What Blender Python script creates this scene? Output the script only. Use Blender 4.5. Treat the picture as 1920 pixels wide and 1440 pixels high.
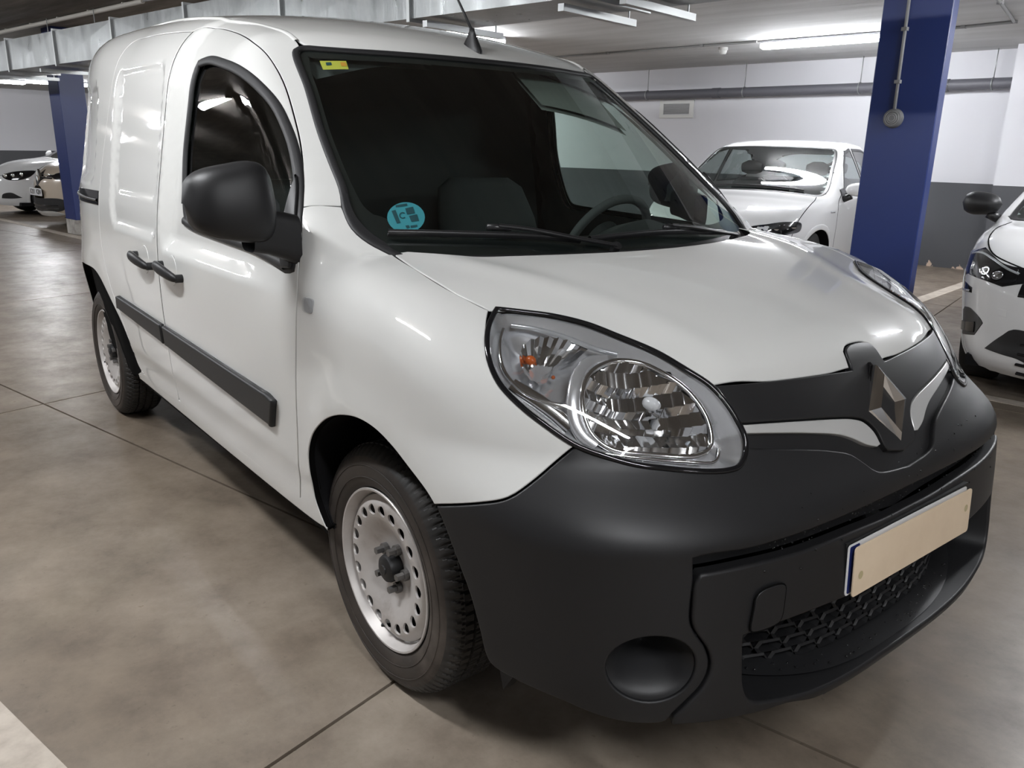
import bpy, math, random
import numpy as np
from mathutils import Matrix, Vector
from mathutils.geometry import delaunay_2d_cdt

for o in list(bpy.data.objects): bpy.data.objects.remove(o, do_unlink=True)
scene = bpy.context.scene
COL = scene.collection
random.seed(4); rng = np.random.default_rng(4)

# ------------------------------------------------------------------ camera (solved from the wheels, plate and columns)
CR = np.array([[0.62261109, 0.78230584, 0.01878817], [0.23119892, -0.16095978, -0.95949935], [-0.74759781, 0.60173874, -0.28108361]])
CC = np.array([1.59094929, -1.72638053, 1.32683424]); CF = 1513.11
cam_d = bpy.data.cameras.new('camera'); cam = bpy.data.objects.new('camera', cam_d); COL.objects.link(cam)
cam_d.sensor_fit = 'HORIZONTAL'; cam_d.sensor_width = 36.0; cam_d.lens = CF * 36.0 / 1920.0
cam_d.clip_start = .02; cam_d.clip_end = 200
mw = Matrix.Identity(4)
for i in range(3):
    mw[i][0] = CR[0][i]; mw[i][1] = -CR[1][i]; mw[i][2] = -CR[2][i]; mw[i][3] = CC[i]
cam.matrix_world = mw
scene.camera = cam

# ------------------------------------------------------------------ world and exposure: the garage is lit by its tubes alone
world = bpy.data.worlds.new('world'); scene.world = world; world.use_nodes = True
world.node_tree.nodes['Background'].inputs[0].default_value = (.05, .05, .055, 1)
world.node_tree.nodes['Background'].inputs[1].default_value = 0.05
vs = scene.view_settings
vs.view_transform = 'Standard'; vs.look = 'None'; vs.gamma = 1.0; vs.use_curve_mapping = False
vs.exposure = 1.2
TUBE_POWER = 60.0          # emission strength of every fluorescent diffuser

# ------------------------------------------------------------------ pixel helpers (1920 x 1440 frame)
def ray(u, v): return CR.T @ np.array([(u - 960) / CF, (v - 720) / CF, 1.0])
def onz(u, v, z): d = ray(u, v); return CC + d * (z - CC[2]) / d[2]
def ony(u, v, y): d = ray(u, v); return CC + d * (y - CC[1]) / d[1]
def onx(u, v, x): d = ray(u, v); return CC + d * (x - CC[0]) / d[0]

# ------------------------------------------------------------------ materials
MATS = {}
def material(name, col, rough=.5, metal=0., coat=0., coat_rough=.03, spec=.5, emit=None, estr=0., build=None, ior=None):
    m = bpy.data.materials.new(name); m.use_nodes = True
    b = m.node_tree.nodes['Principled BSDF']
    b.inputs['Base Color'].default_value = (*col, 1)
    b.inputs['Roughness'].default_value = rough; b.inputs['Metallic'].default_value = metal
    b.inputs['Coat Weight'].default_value = coat; b.inputs['Coat Roughness'].default_value = coat_rough
    b.inputs['Specular IOR Level'].default_value = spec
    if ior: b.inputs['IOR'].default_value = ior
    if emit:
        b.inputs['Emission Color'].default_value = (*emit, 1); b.inputs['Emission Strength'].default_value = estr
    if build: build(m.node_tree, b)
    MATS[name] = m
    return m
def nd(t, typ, **kw):
    n = t.nodes.new(typ)
    for k, v in kw.items(): setattr(n, k, v)
    return n
def noise(t, scale, detail=4, rough=.55, coord='Object', vec_scale=None):
    tc = nd(t, 'ShaderNodeTexCoord'); n = nd(t, 'ShaderNodeTexNoise')
    n.inputs['Scale'].default_value = scale; n.inputs['Detail'].default_value = detail; n.inputs['Roughness'].default_value = rough
    if vec_scale:
        mp = nd(t, 'ShaderNodeMapping'); mp.inputs['Scale'].default_value = vec_scale
        t.links.new(tc.outputs[coord], mp.inputs[0]); t.links.new(mp.outputs[0], n.inputs['Vector'])
    else: t.links.new(tc.outputs[coord], n.inputs['Vector'])
    return n
def ramp(t, src, stops, idx=0):
    r = nd(t, 'ShaderNodeValToRGB'); e = r.color_ramp.elements
    while len(e) < len(stops): e.new(.5)
    for el, (p, c) in zip(e, stops): el.position = p; el.color = (*c, 1) if len(c) == 3 else c
    t.links.new(src.outputs[idx] if not hasattr(src, 'is_output') else src, r.inputs[0])
    return r
def add_bump(t, b, src, strength, dist=.01):
    n = nd(t, 'ShaderNodeBump'); n.inputs['Strength'].default_value = strength; n.inputs['Distance'].default_value = dist
    t.links.new(src, n.inputs['Height']); t.links.new(n.outputs[0], b.inputs['Normal'])
def noisy(stops, scale, detail=5, rough_var=None, bump=0., vec_scale=None, coord='Object', dist=.01):
    def f(t, b):
        n = noise(t, scale, detail, .6, coord, vec_scale); r = ramp(t, n, stops)
        t.links.new(r.outputs[0], b.inputs['Base Color'])
        if rough_var:
            rr = ramp(t, n, [(.3, (rough_var[0],) * 3), (.7, (rough_var[1],) * 3)]); t.links.new(rr.outputs[0], b.inputs['Roughness'])
        if bump: add_bump(t, b, n.outputs[0], bump, dist)
    return f
def fine_bump(scale, strength, dist=.002, vec_scale=None):
    def f(t, b): n = noise(t, scale, 3, .5, 'Object', vec_scale); add_bump(t, b, n.outputs[0], strength, dist)
    return f
def glassy(name, tint, refl=.04, rough=.0, ior=1.5, spec_col=(1, 1, 1)):
    m = bpy.data.materials.new(name); m.use_nodes = True; t = m.node_tree; t.nodes.clear()
    out = nd(t, 'ShaderNodeOutputMaterial'); mix = nd(t, 'ShaderNodeMixShader'); fr = nd(t, 'ShaderNodeFresnel')
    tr = nd(t, 'ShaderNodeBsdfTransparent'); gl = nd(t, 'ShaderNodeBsdfGlossy')
    ge = nd(t, 'ShaderNodeNewGeometry'); mi = nd(t, 'ShaderNodeMix')          # same reflectance from either side of the pane
    mi.inputs[2].default_value = ior; mi.inputs[3].default_value = 1 / ior
    t.links.new(ge.outputs['Backfacing'], mi.inputs[0]); t.links.new(mi.outputs[0], fr.inputs['IOR'])
    tr.inputs[0].default_value = (*tint, 1); gl.inputs['Roughness'].default_value = rough
    gl.inputs[0].default_value = (*spec_col, 1)
    t.links.new(fr.outputs[0], mix.inputs[0]); t.links.new(tr.outputs[0], mix.inputs[1]); t.links.new(gl.outputs[0], mix.inputs[2])
    t.links.new(mix.outputs[0], out.inputs[0]); MATS[name] = m
    return m

material('white_paint', (.62, .62, .60), .5, coat=1., coat_rough=.02, spec=.15)
material('car_white', (.68, .68, .68), .5, coat=1., coat_rough=.03, spec=.15)
material('car_beige', (.50, .42, .33), .3, coat=.9, coat_rough=.03)
material('black_plastic', (.012, .012, .013), .46, spec=.4, build=fine_bump(900, .18, .0006))
material('satin_black', (.016, .016, .017), .34, spec=.5)
material('gloss_black', (.008, .008, .009), .08, spec=.5)
material('rubber', (.014, .014, .015), .55, spec=.4)
material('liner_black', (.008, .008, .009), .8, spec=.2)
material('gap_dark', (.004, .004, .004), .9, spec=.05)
material('tyre_rubber', (.020, .019, .018), .6, spec=.4, build=noisy([(.3, (.022, .022, .022)), (.6, (.042, .039, .036)), (.8, (.07, .062, .055))], 9, 5, (.5, .75)))
material('tyre_wall', (.026, .023, .02), .55, spec=.4, build=noisy([(.3, (.022, .019, .017)), (.52, (.046, .037, .031)), (.72, (.11, .092, .078))], 5, 6, (.45, .75)))
material('steel_wheel', (.55, .54, .52), .42, .3, build=noisy([(.25, (.30, .26, .23)), (.42, (.50, .47, .45)), (.7, (.58, .56, .54))], 8, 6, (.36, .52)))
material('chrome', (.93, .94, .95), .10, 1.)
material('reflector_chrome', (.86, .87, .88), .09, 1.)
material('silver_paint', (.62, .62, .61), .30, .35, coat=.4)
material('bezel_silver', (.80, .80, .81), .2, .75)
material('bezel_dull', (.60, .61, .62), .22, .6)
material('amber', (.42, .09, .02), .2)
material('bolt_steel', (.16, .155, .15), .45, .6)
material('repeater_grey', (.34, .34, .34), .4)
material('bulb_white', (.6, .6, .6), .15)
material('sticker_teal', (.035, .21, .245), .45)
material('sticker_dark', (.01, .05, .06), .5)
material('sticker_yellow', (.34, .37, .05), .5)
material('sticker_orange', (.42, .22, .03), .5)
material('plate_cream', (.74, .62, .47), .45, build=noisy([(.3, (.72, .57, .41)), (.6, (.79, .64, .47))], 6, 4))
material('plate_white', (.75, .75, .76), .35)
material('plate_blue', (.01, .02, .12), .4)
material('plate_stain', (.50, .42, .24), .6)
material('interior_dark', (.016, .017, .018), .75, spec=.3)
material('interior_grey', (.06, .062, .065), .8, spec=.3)
material('seat_fabric', (.038, .04, .042), .9, spec=.2, build=fine_bump(300, .5, .002))
material('visor_grey', (.20, .21, .20), .85, spec=.2)
material('blue_paint', (.010, .026, .135), .38, spec=.5, build=fine_bump(30, .08, .004))
material('white_plaster', (.62, .62, .63), .8, spec=.2, build=fine_bump(14, .12, .01))
material('plinth_white', (.42, .40, .37), .8, build=noisy([(.35, (.25, .23, .21)), (.6, (.46, .44, .41))], 8))
material('galvanised', (.3, .31, .31), .36, .8, build=noisy([(.25, (.17, .18, .18)), (.5, (.24, .25, .25)), (.75, (.33, .34, .34))], 7, 6, (.25, .45), .25, (1, 1, .35), 'Object', .02))
material('rail_steel', (.36, .37, .37), .38, .85)
material('pvc_grey', (.10, .10, .115), .5)
material('conduit_grey', (.27, .27, .27), .5)
material('conduit_white', (.55, .52, .47), .55)
material('detector_white', (.62, .62, .60), .5)
material('detector_grey', (.13, .13, .13), .5)
material('lamp_housing', (.30, .30, .32), .5)
material('lamp_glow', (1, 1, 1), .4, emit=(.95, .97, 1.0), estr=TUBE_POWER)
material('line_paint', (.50, .44, .37), .7, build=noisy([(.35, (.40, .345, .29)), (.6, (.53, .47, .40))], 12, 6))
material('tyre_plain', (.015, .015, .015), .65)
material('alloy_dark', (.25, .25, .26), .35, .7)
glassy('windscreen_glass', (.78, .87, .825), ior=1.52)
glassy('side_glass', (.68, .77, .73), ior=1.52)
glassy('car_glass', (.62, .68, .67), ior=1.5)
glassy('lens_clear', (.93, .94, .95), ior=1.45)
glassy('lens_smoke', (.5, .52, .56), ior=1.5)

def floor_mat(t, b):
    n1 = noise(t, .55, 7, .62); n2 = noise(t, 4.5, 12, .72); n3 = noise(t, 40, 4, .6)
    r1 = ramp(t, n1, [(.30, (.155, .122, .092)), (.5, (.225, .184, .143)), (.70, (.300, .256, .210))])
    r2 = ramp(t, n2, [(.25, (.42, .39, .36)), (.5, (.92, .91, .90)), (.72, (1.32, 1.32, 1.32))])
    mx = nd(t, 'ShaderNodeMix', data_type='RGBA', blend_type='MULTIPLY'); mx.inputs[0].default_value = .75
    t.links.new(r1.outputs[0], mx.inputs[6]); t.links.new(r2.outputs[0], mx.inputs[7])
    r3 = ramp(t, n3, [(.27, (.45, .43, .40)), (.36, (1, 1, 1))])
    mx2 = nd(t, 'ShaderNodeMix', data_type='RGBA', blend_type='MULTIPLY'); mx2.inputs[0].default_value = .5
    t.links.new(mx.outputs[2], mx2.inputs[6]); t.links.new(r3.outputs[0], mx2.inputs[7])
    t.links.new(mx2.outputs[2], b.inputs['Base Color'])
    rr = ramp(t, n2, [(.3, (.46,) * 3), (.7, (.27,) * 3)]); t.links.new(rr.outputs[0], b.inputs['Roughness'])
    add_bump(t, b, n2.outputs[0], .12, .01)
material('floor_concrete', (.25, .21, .17), .45, build=floor_mat)
material('joint_dark', (.03, .026, .022), .9)
def slab_mat(t, b):
    n1 = noise(t, 2.2, 6, .6, 'Object', (.5, 3.5, 1)); r1 = ramp(t, n1, [(.3, (.13, .115, .10)), (.7, (.25, .225, .20))])
    t.links.new(r1.outputs[0], b.inputs['Base Color']); add_bump(t, b, n1.outputs[0], .3, .02)
material('slab_concrete', (.12, .11, .1), .8, build=slab_mat)
def ceil_mat(t, b):
    n1 = noise(t, 1.5, 6, .6, 'Object', (.4, 3.0, 1)); r1 = ramp(t, n1, [(.3, (.44, .44, .44)), (.7, (.56, .56, .56))])
    t.links.new(r1.outputs[0], b.inputs['Base Color']); add_bump(t, b, n1.outputs[0], .35, .02)
material('ceiling_paint', (.5, .5, .5), .8, build=ceil_mat)
def wall_mat(t, b):
    tc = nd(t, 'ShaderNodeTexCoord'); sx = nd(t, 'ShaderNodeSeparateXYZ'); t.links.new(tc.outputs['Object'], sx.inputs[0])
    n = noise(t, 9, 6, .65); n.inputs['Distortion'].default_value = .4
    gt = nd(t, 'ShaderNodeMath', operation='GREATER_THAN'); gt.inputs[1].default_value = 1.02; t.links.new(sx.outputs[2], gt.inputs[0])
    mx = nd(t, 'ShaderNodeMix', data_type='RGBA')
    mx.inputs[6].default_value = (.075, .077, .085, 1); mx.inputs[7].default_value = (.60, .60, .63, 1); t.links.new(gt.outputs[0], mx.inputs[0])
    # flaking skirting: bare plaster where the noise beats the height
    ad = nd(t, 'ShaderNodeMath', operation='MULTIPLY_ADD'); ad.inputs[1].default_value = -2.2; ad.inputs[2].default_value = .72
    t.links.new(sx.outputs[2], ad.inputs[0])
    lt = nd(t, 'ShaderNodeMath', operation='LESS_THAN'); t.links.new(n.outputs[0], lt.inputs[0])
    sb = nd(t, 'ShaderNodeMath', operation='SUBTRACT'); sb.inputs[1].default_value = .22; t.links.new(ad.outputs[0], sb.inputs[0]); t.links.new(sb.outputs[0], lt.inputs[1])
    mx2 = nd(t, 'ShaderNodeMix', data_type='RGBA'); mx2.inputs[7].default_value = (.55, .42, .33, 1)
    t.links.new(lt.outputs[0], mx2.inputs[0]); t.links.new(mx.outputs[2], mx2.inputs[6]); t.links.new(mx2.outputs[2], b.inputs['Base Color'])
    add_bump(t, b, n.outputs[0], .1, .01)
material('wall_paint', (.6, .6, .6), .7, build=wall_mat)

# ------------------------------------------------------------------ mesh helpers
def link(o, parent=None):
    COL.objects.link(o)
    if parent is not None: o.parent = parent
    return o
def thing(name, label=None, cat=None, loc=(0, 0, 0), rz=0., group=None, parent=None):
    o = bpy.data.objects.new(name, None); o.empty_display_size = .1
    o.location = loc; o.rotation_euler = (0, 0, rz); link(o, parent)
    return tag(o, label, cat, group)
def tag(o, label=None, cat=None, group=None, kind=None):
    if label: o['label'] = label
    if cat: o['category'] = cat
    if group: o['group'] = group
    if kind: o['kind'] = kind
    return o
def mk(name, V, Fc, mat, parent=None, normals=None, smooth=True, mirror=False):
    V = np.array(V, float).reshape(-1, 3)
    if mirror:
        V = V * [1, -1, 1]; Fc = [tuple(f)[::-1] for f in Fc]
        if normals is not None: normals = np.array(normals) * [1, -1, 1]
    me = bpy.data.meshes.new(name)
    me.from_pydata(V.tolist(), [], [tuple(int(i) for i in f) for f in Fc])
    me.materials.append(MATS[mat] if isinstance(mat, str) else mat)
    if smooth:
        me.polygons.foreach_set('use_smooth', [True] * len(me.polygons))
        if normals is not None:
            me.normals_split_custom_set_from_vertices(np.array(normals).tolist())
    me.update()
    return link(bpy.data.objects.new(name, me), parent)
class MB:
    """collects vertices and faces of one part"""
    def __init__(s): s.V = []; s.F = []
    def add(s, V, Fc):
        k = len(s.V); s.V += [tuple(map(float, v)) for v in V]; s.F += [tuple(i + k for i in f) for f in Fc]; return s
    def box(s, lo, hi, M=None, bev=0.):
        (a, b, c), (d, e, f) = lo, hi
        if bev > 0:
            V = []; idx = {}
            for sx in (0, 1):
                for sy in (0, 1):
                    for sz in (0, 1):
                        p = [(a, d)[sx], (b, e)[sy], (c, f)[sz]]; ins = [bev * (1, -1)[sx], bev * (1, -1)[sy], bev * (1, -1)[sz]]
                        for ax in range(3):
                            q = list(p)
                            for k in range(3):
                                if k != ax: q[k] += ins[k]
                            idx[(sx, sy, sz, ax)] = len(V); V.append(q)
            Fc = []
            for ax in range(3):
                o1, o2 = [k for k in range(3) if k != ax]
                for sd in (0, 1):
                    q = []
                    for (u, v) in ((0, 0), (1, 0), (1, 1), (0, 1)):
                        k = [0, 0, 0]; k[ax] = sd; k[o1] = u; k[o2] = v; q.append(idx[(*k, ax)])
                    Fc.append(q)
                for u in (0, 1):
                    for v in (0, 1):
                        k0 = [0, 0, 0]; k0[o1] = u; k0[o2] = v; k1 = list(k0); k1[ax] = 1
                        Fc.append([idx[(*k0, o1)], idx[(*k1, o1)], idx[(*k1, o2)], idx[(*k0, o2)]])
            for k in [(x, y, z) for x in (0, 1) for y in (0, 1) for z in (0, 1)]: Fc.append([idx[(*k, 0)], idx[(*k, 1)], idx[(*k, 2)]])
        else:
            V = [(a, b, c), (d, b, c), (d, e, c), (a, e, c), (a, b, f), (d, b, f), (d, e, f), (a, e, f)]
            Fc = [(3, 2, 1, 0), (4, 5, 6, 7), (0, 1, 5, 4), (1, 2, 6, 5), (2, 3, 7, 6), (3, 0, 4, 7)]
        if M is not None: V = [tuple(M @ Vector(v)) for v in V]
        return s.add(V, Fc)
    def tube(s, pts, r, n=10, closed=False, cap=True):
        P = np.array(pts, float); m = len(P)
        R_ = np.broadcast_to(np.asarray(r, float), (m,))
        T = np.gradient(P, axis=0) if not closed else (np.roll(P, -1, 0) - np.roll(P, 1, 0))
        T /= np.linalg.norm(T, axis=1)[:, None] + 1e-12
        ref = np.array([0, 0, 1.]) if abs(T[0][2]) < .9 else np.array([1., 0, 0])
        u = np.cross(T[0], ref); u /= np.linalg.norm(u); V = []
        for i in range(m):
            u = u - T[i] * (u @ T[i]); u /= np.linalg.norm(u) + 1e-12; w = np.cross(T[i], u)
            for k in range(n):
                a = 2 * math.pi * k / n; V.append(P[i] + R_[i] * (math.cos(a) * u + math.sin(a) * w))
        Fc = []
        for i in range(m if closed else m - 1):
            j = (i + 1) % m
            for k in range(n): Fc.append((i * n + k, j * n + k, j * n + (k + 1) % n, i * n + (k + 1) % n))
        if cap and not closed: Fc.append(tuple(range(n))); Fc.append(tuple(range((m - 1) * n, m * n))[::-1])
        return s.add(V, Fc)
    def grid(s, P, wrap_u=False, wrap_v=False):
        P = np.array(P, float); a, b = P.shape[:2]; Fc = []
        for i in range(a if wrap_u else a - 1):
            for j in range(b if wrap_v else b - 1):
                i2 = (i + 1) % a; j2 = (j + 1) % b; Fc.append((i * b + j, i2 * b + j, i2 * b + j2, i * b + j2))
        return s.add(P.reshape(-1, 3), Fc)
    def build(s, name, mat, parent=None, smooth=False, mirror=False, angle=None):
        o = mk(name, s.V, s.F, mat, parent, smooth=smooth or angle is not None, mirror=mirror)
        if angle is not None:
            try: o.data.set_sharp_from_angle(angle=math.radians(angle))
            except Exception: pass
        return o
def revolve(prof, n, axis='y', a0=0., a1=2 * math.pi):
    """profile (radius, offset along axis) -> grid of points round that axis"""
    A = np.linspace(a0, a1, n, endpoint=abs(a1 - a0) < 6.28); P = []
    for a in A:
        P.append([(r * math.cos(a), o, r * math.sin(a)) if axis == 'y' else (r * math.cos(a), r * math.sin(a), o) for r, o in prof])
    return np.array(P)
def tree(o):
    for c in o.children: yield c; yield from tree(c)
def copy_tree(o, parent=None):
    c = o.copy(); COL.objects.link(c); c.parent = parent
    for ch in list(o.children): copy_tree(ch, c)
    return c

# curves --------------------------------------------------------------
def catmull(P, step, closed=False, sharp=None):
    """dense resample of a polyline by a centripetal spline; 'sharp' indices keep their corner"""
    P = np.array(P, float); n = len(P); out = []
    sharp = set(sharp or [])
    def pt(i): return P[i % n] if closed else P[min(max(i, 0), n - 1)]
    for i in range(n if closed else n - 1):
        p1, p2 = pt(i), pt(i + 1); p0 = pt(i - 1); p3 = pt(i + 2)
        if (i % n) in sharp or (not closed and i == 0): p0 = 2 * p1 - p2
        if ((i + 1) % n) in sharp or (not closed and i == n - 2): p3 = 2 * p2 - p1
        L = np.linalg.norm(p2 - p1); k = max(1, int(math.ceil(L / step)))
        d0 = max(np.linalg.norm(p1 - p0), 1e-9) ** .5; d1 = max(L, 1e-9) ** .5; d2 = max(np.linalg.norm(p3 - p2), 1e-9) ** .5
        m1 = (p1 - p0) / d0 - (p2 - p0) / (d0 + d1) + (p2 - p1) / d1; m2 = (p2 - p1) / d1 - (p3 - p1) / (d1 + d2) + (p3 - p2) / d2
        m1 *= d1; m2 *= d1
        for j in range(k):
            t = j / k; out.append((2 * t**3 - 3 * t**2 + 1) * p1 + (t**3 - 2 * t**2 + t) * m1 + (-2 * t**3 + 3 * t**2) * p2 + (t**3 - t**2) * m2)
    if not closed: out.append(P[-1])
    return np.array(out)
def inside(Q, L):
    x, y = Q[:, 0][:, None], Q[:, 1][:, None]; A = L; B = np.roll(L, -1, 0)
    c = ((A[:, 1] > y) != (B[:, 1] > y)) & (x < (B[:, 0] - A[:, 0]) * (y - A[:, 1]) / (B[:, 1] - A[:, 1] + 1e-15) + A[:, 0])
    return c.sum(1) % 2 == 1
def edist(Q, L):
    A = L; B = np.roll(L, -1, 0); D = B - A; W = Q[:, None, :] - A[None]
    t = np.clip((W * D).sum(-1) / ((D * D).sum(-1) + 1e-15), 0, 1)
    return np.sqrt(((W - t[..., None] * D) ** 2).sum(-1)).min(1)
def cdt(loops, h):
    """triangulate a region (outer loop + holes) with interior points on a hex grid"""
    lo = loops[0].min(0); hi = loops[0].max(0)
    xs = np.arange(lo[0], hi[0] + h, h); ys = np.arange(lo[1], hi[1] + h, h * .866)
    G = np.array([(x + (h / 2 if k % 2 else 0), y) for k, y in enumerate(ys) for x in xs])
    m = inside(G, loops[0])
    for H in loops[1:]: m &= ~inside(G, H)
    G = G[m]
    for L in loops:
        if len(G): G = G[edist(G, L) > h * .45]
    pts = []; ed = []
    for L in loops:
        k = len(pts); n = len(L); pts += [tuple(p) for p in L]; ed += [(k + i, k + (i + 1) % n) for i in range(n)]
    nb = len(pts); pts += [tuple(p) for p in G]
    r = delaunay_2d_cdt([Vector(p) for p in pts], ed, [], 0, 1e-7)
    OV = np.array([tuple(v) for v in r[0]]); T = np.array([f for f in r[2]], int)
    cen = OV[T].mean(1); k = inside(cen, loops[0])
    for H in loops[1:]: k &= ~inside(cen, H)
    T = T[k]
    inv = {}
    for oi, src in enumerate(r[3]):
        for s_ in src: inv[s_] = oi
    rings = []; k = 0
    for L in loops:
        ring = []
        for i in range(len(L)):
            v = inv.get(k + i)
            if v is not None and (not ring or ring[-1] != v): ring.append(v)
        if ring and ring[0] == ring[-1]: ring.pop()
        rings.append(ring); k += len(L)
    return OV, T, rings
def panel(name, loops, ev, mat, parent=None, h=.05, he=.015, gap=.0018, r=.0025, depth=.012, off=0., mirror=False, free=(), hole_depth=None, closed_back=False):
    """surface panel: region of a domain lifted by ev(ab)->(P,N), edges drawn back by the gap, rounded and turned in.
    loops are dense domain polylines; 'free': indices of loops that get no flange"""
    OV, T, rings = cdt([np.asarray(L) for L in loops], h)
    P, N = ev(OV)
    if callable(off): P = P + N * off(OV)[:, None]
    elif off: P = P + N * off
    fn = np.cross(P[T[:, 1]] - P[T[:, 0]], P[T[:, 2]] - P[T[:, 0]])
    if (fn * N[T].mean(1)).sum() < 0: T = T[:, ::-1]
    V = [P]; NN = [N]; Fs = [tuple(t) for t in T]; nv = len(P); dark = []
    tc = P[T].mean(1); acc = np.zeros_like(P)
    for k in range(3): np.add.at(acc, T[:, k], tc - P[T[:, k]])
    for li, ring in enumerate(rings):
        if li in free or len(ring) < 3: continue
        ring = np.array(ring); p = P[ring]; n = N[ring]
        t = np.roll(p, -1, 0) - np.roll(p, 1, 0); t /= np.linalg.norm(t, axis=1)[:, None] + 1e-12
        o = np.cross(t, n); o /= np.linalg.norm(o, axis=1)[:, None] + 1e-12
        flip = (o * acc[ring]).sum() > 0
        if flip: o = -o
        P[ring] = p - o * (r + gap); V[0] = P; p = P[ring]
        prev = ring; d = depth if (li == 0 or hole_depth is None) else hole_depth
        steps = [(math.radians(a), 0) for a in (30, 60, 90)] + [(math.pi / 2, d)]
        m = len(ring)
        for a, dd in steps:
            q = p + o * r * math.sin(a) - n * (r * (1 - math.cos(a)) + dd)
            V.append(q); NN.append(n * math.cos(a) + o * math.sin(a))
            cur = np.arange(nv, nv + m); nv += m
            for i in range(m):
                j = (i + 1) % m
                f = (prev[i], cur[i], cur[j], prev[j]) if not flip else (prev[j], cur[j], cur[i], prev[i])
                if dd > 0: dark.append(len(Fs))
                Fs.append(tuple(int(x) for x in f))
            prev = cur
    o = mk(name, np.concatenate(V), Fs, mat, parent, normals=np.concatenate(NN), mirror=mirror)
    if mat == 'white_paint' and dark:
        o.data.materials.append(MATS['gap_dark']); mi = np.zeros(len(Fs), np.int32); mi[dark] = 1; o.data.polygons.foreach_set('material_index', mi)  # gap shade painted in: the edge walls of white panels are blackened
    return o
def ribbon(name, C, N, w, hgt, mat, parent=None, closed=True, mirror=False, side=0., base=0.):
    """rounded strip lying on a surface along curve C with normals N: width w, proud by hgt; side shifts it sideways"""
    C = np.array(C); N = np.array(N); m = len(C)
    T = (np.roll(C, -1, 0) - np.roll(C, 1, 0)) if closed else np.gradient(C, axis=0)
    T /= np.linalg.norm(T, axis=1)[:, None] + 1e-12
    S = np.cross(T, N); S /= np.linalg.norm(S, axis=1)[:, None] + 1e-12
    w = np.broadcast_to(np.asarray(w, float), (m,))[:, None]
    prof = [(-.5, -.3), (-.5, .35), (-.38, .8), (-.15, 1.), (.15, 1.), (.38, .8), (.5, .35), (.5, -.3)]
    G = np.stack([C + S * (w * a + side) + N * (hgt * b + base) for a, b in prof], 1)
    b = MB().grid(G, wrap_u=closed)
    o = b.build(name, mat, parent, smooth=True, mirror=mirror)
    return o

# ================================================================== the van's body as a smooth implicit solid
# x forward from the front axle, y to the vehicle's left, z up from the ground
def spl(xs, ys):
    xs = np.array(xs, float); ys = np.array(ys, float)
    h = np.diff(xs); d = np.diff(ys) / h; m = np.empty(len(xs)); m[0] = d[0]; m[-1] = d[-1]
    m[1:-1] = (d[:-1] * h[1:] + d[1:] * h[:-1]) / (h[1:] + h[:-1])
    def f(x):
        x = np.asarray(x, float); i = np.clip(np.searchsorted(xs, x) - 1, 0, len(xs) - 2)
        t = (x - xs[i]) / h[i]; tc = np.clip(t, 0, 1)
        r = (2 * tc**3 - 3 * tc**2 + 1) * ys[i] + (tc**3 - 2 * tc**2 + tc) * h[i] * m[i] + (-2 * tc**3 + 3 * tc**2) * ys[i + 1] + (tc**3 - tc**2) * h[i] * m[i + 1]
        return r + np.where(t < 0, (x - xs[0]) * m[0], 0) + np.where(t > 1, (x - xs[-1]) * m[-1], 0)
    return f
def smax(a, b, k):
    h = np.clip(k - np.abs(a - b), 0, None) / k
    return np.maximum(a, b) + h * h * k * .25
def smin(a, b, k): return -smax(-a, -b, k)
def sstep(a, b, x):
    t = np.clip((x - a) / (b - a), 0, 1); return t * t * (3 - 2 * t)
def rbox(x, z, cx, cz, hx, hz, r):
    qx = np.abs(x - cx) - hx + r; qz = np.abs(z - cz) - hz + r
    return np.hypot(np.clip(qx, 0, None), np.clip(qz, 0, None)) + np.minimum(np.maximum(qx, qz), 0) - r
Wz = spl([.15, .22, .3, .45, .6, .8, .95, 1.05, 1.15, 1.25, 1.4, 1.5, 1.6, 1.7, 1.85], [.80, .85, .878, .896, .907, .915, .912, .904, .889, .871, .843, .824, .803, .780, .74])
zroof = spl([-3.5, -3.3, -3.0, -2.6, -2.2, -1.8, -1.4, -1.1, -.9, -.7, -.4], [1.755, 1.785, 1.812, 1.832, 1.838, 1.825, 1.785, 1.735, 1.685, 1.608, 1.46])
xnose = spl([.12, .2, .24, .28, .34, .42, .52, .6, .66, .72, .78, .87, .915, 1.0, 1.1, 1.3], [.80, .855, .878, .884, .880, .870, .860, .850, .845, .819, .785, .733, .712, .605, .42, .0])
zhood = spl([-.3, -.1, .1, .3, .5, .65, .72, .8], [1.105, 1.09, 1.068, 1.035, .988, .942, .918, .885])
XC = .15
def detail(x, z):
    sh = sstep(-1.42, -1.355, x) * sstep(-.30, -.75, x) * sstep(.945, 1.01, z) * .032                       # recessed field round the door window
    xq = x + .10 * (z - 1.25)
    sl = (1 - sstep(-.045, .0, rbox(xq, z, -1.80, 1.29, .335, .315, .09))) * .013    # blanked window of the sliding door
    sl = sl + (1 - sstep(-.02, .0, rbox(xq, z, -1.80, 1.35, .29, .235, .06))) * .004
    qr = (1 - sstep(-.05, .0, rbox(x + .12 * (z - 1.3), z, -2.75, 1.35, .34, .22, .1))) * .022   # and of the rear quarter
    lo = sstep(.50, .44, z) * .004 * sstep(.1, -.2, x)
    return -(sh + sl + qr + lo)
def Wside(x, z):
    r = np.clip(-2.45 - x, 0, None)
    w = Wz(z) - .23 * r * r - sstep(-.9, .3, x) * .035 * sstep(.85, 1.25, z)
    dA = np.hypot(x - .03, (z - .31)); w = w + .010 * np.exp(-((dA - .42) / .07) ** 2) * sstep(-.3, -.1, x)      # arch flare
    dB = np.hypot(x + 2.697, z - .31); w = w + .016 * np.exp(-((dB - .45) / .09) ** 2) * sstep(-2.1, -2.3, x)
    return w + detail(x, z)
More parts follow.
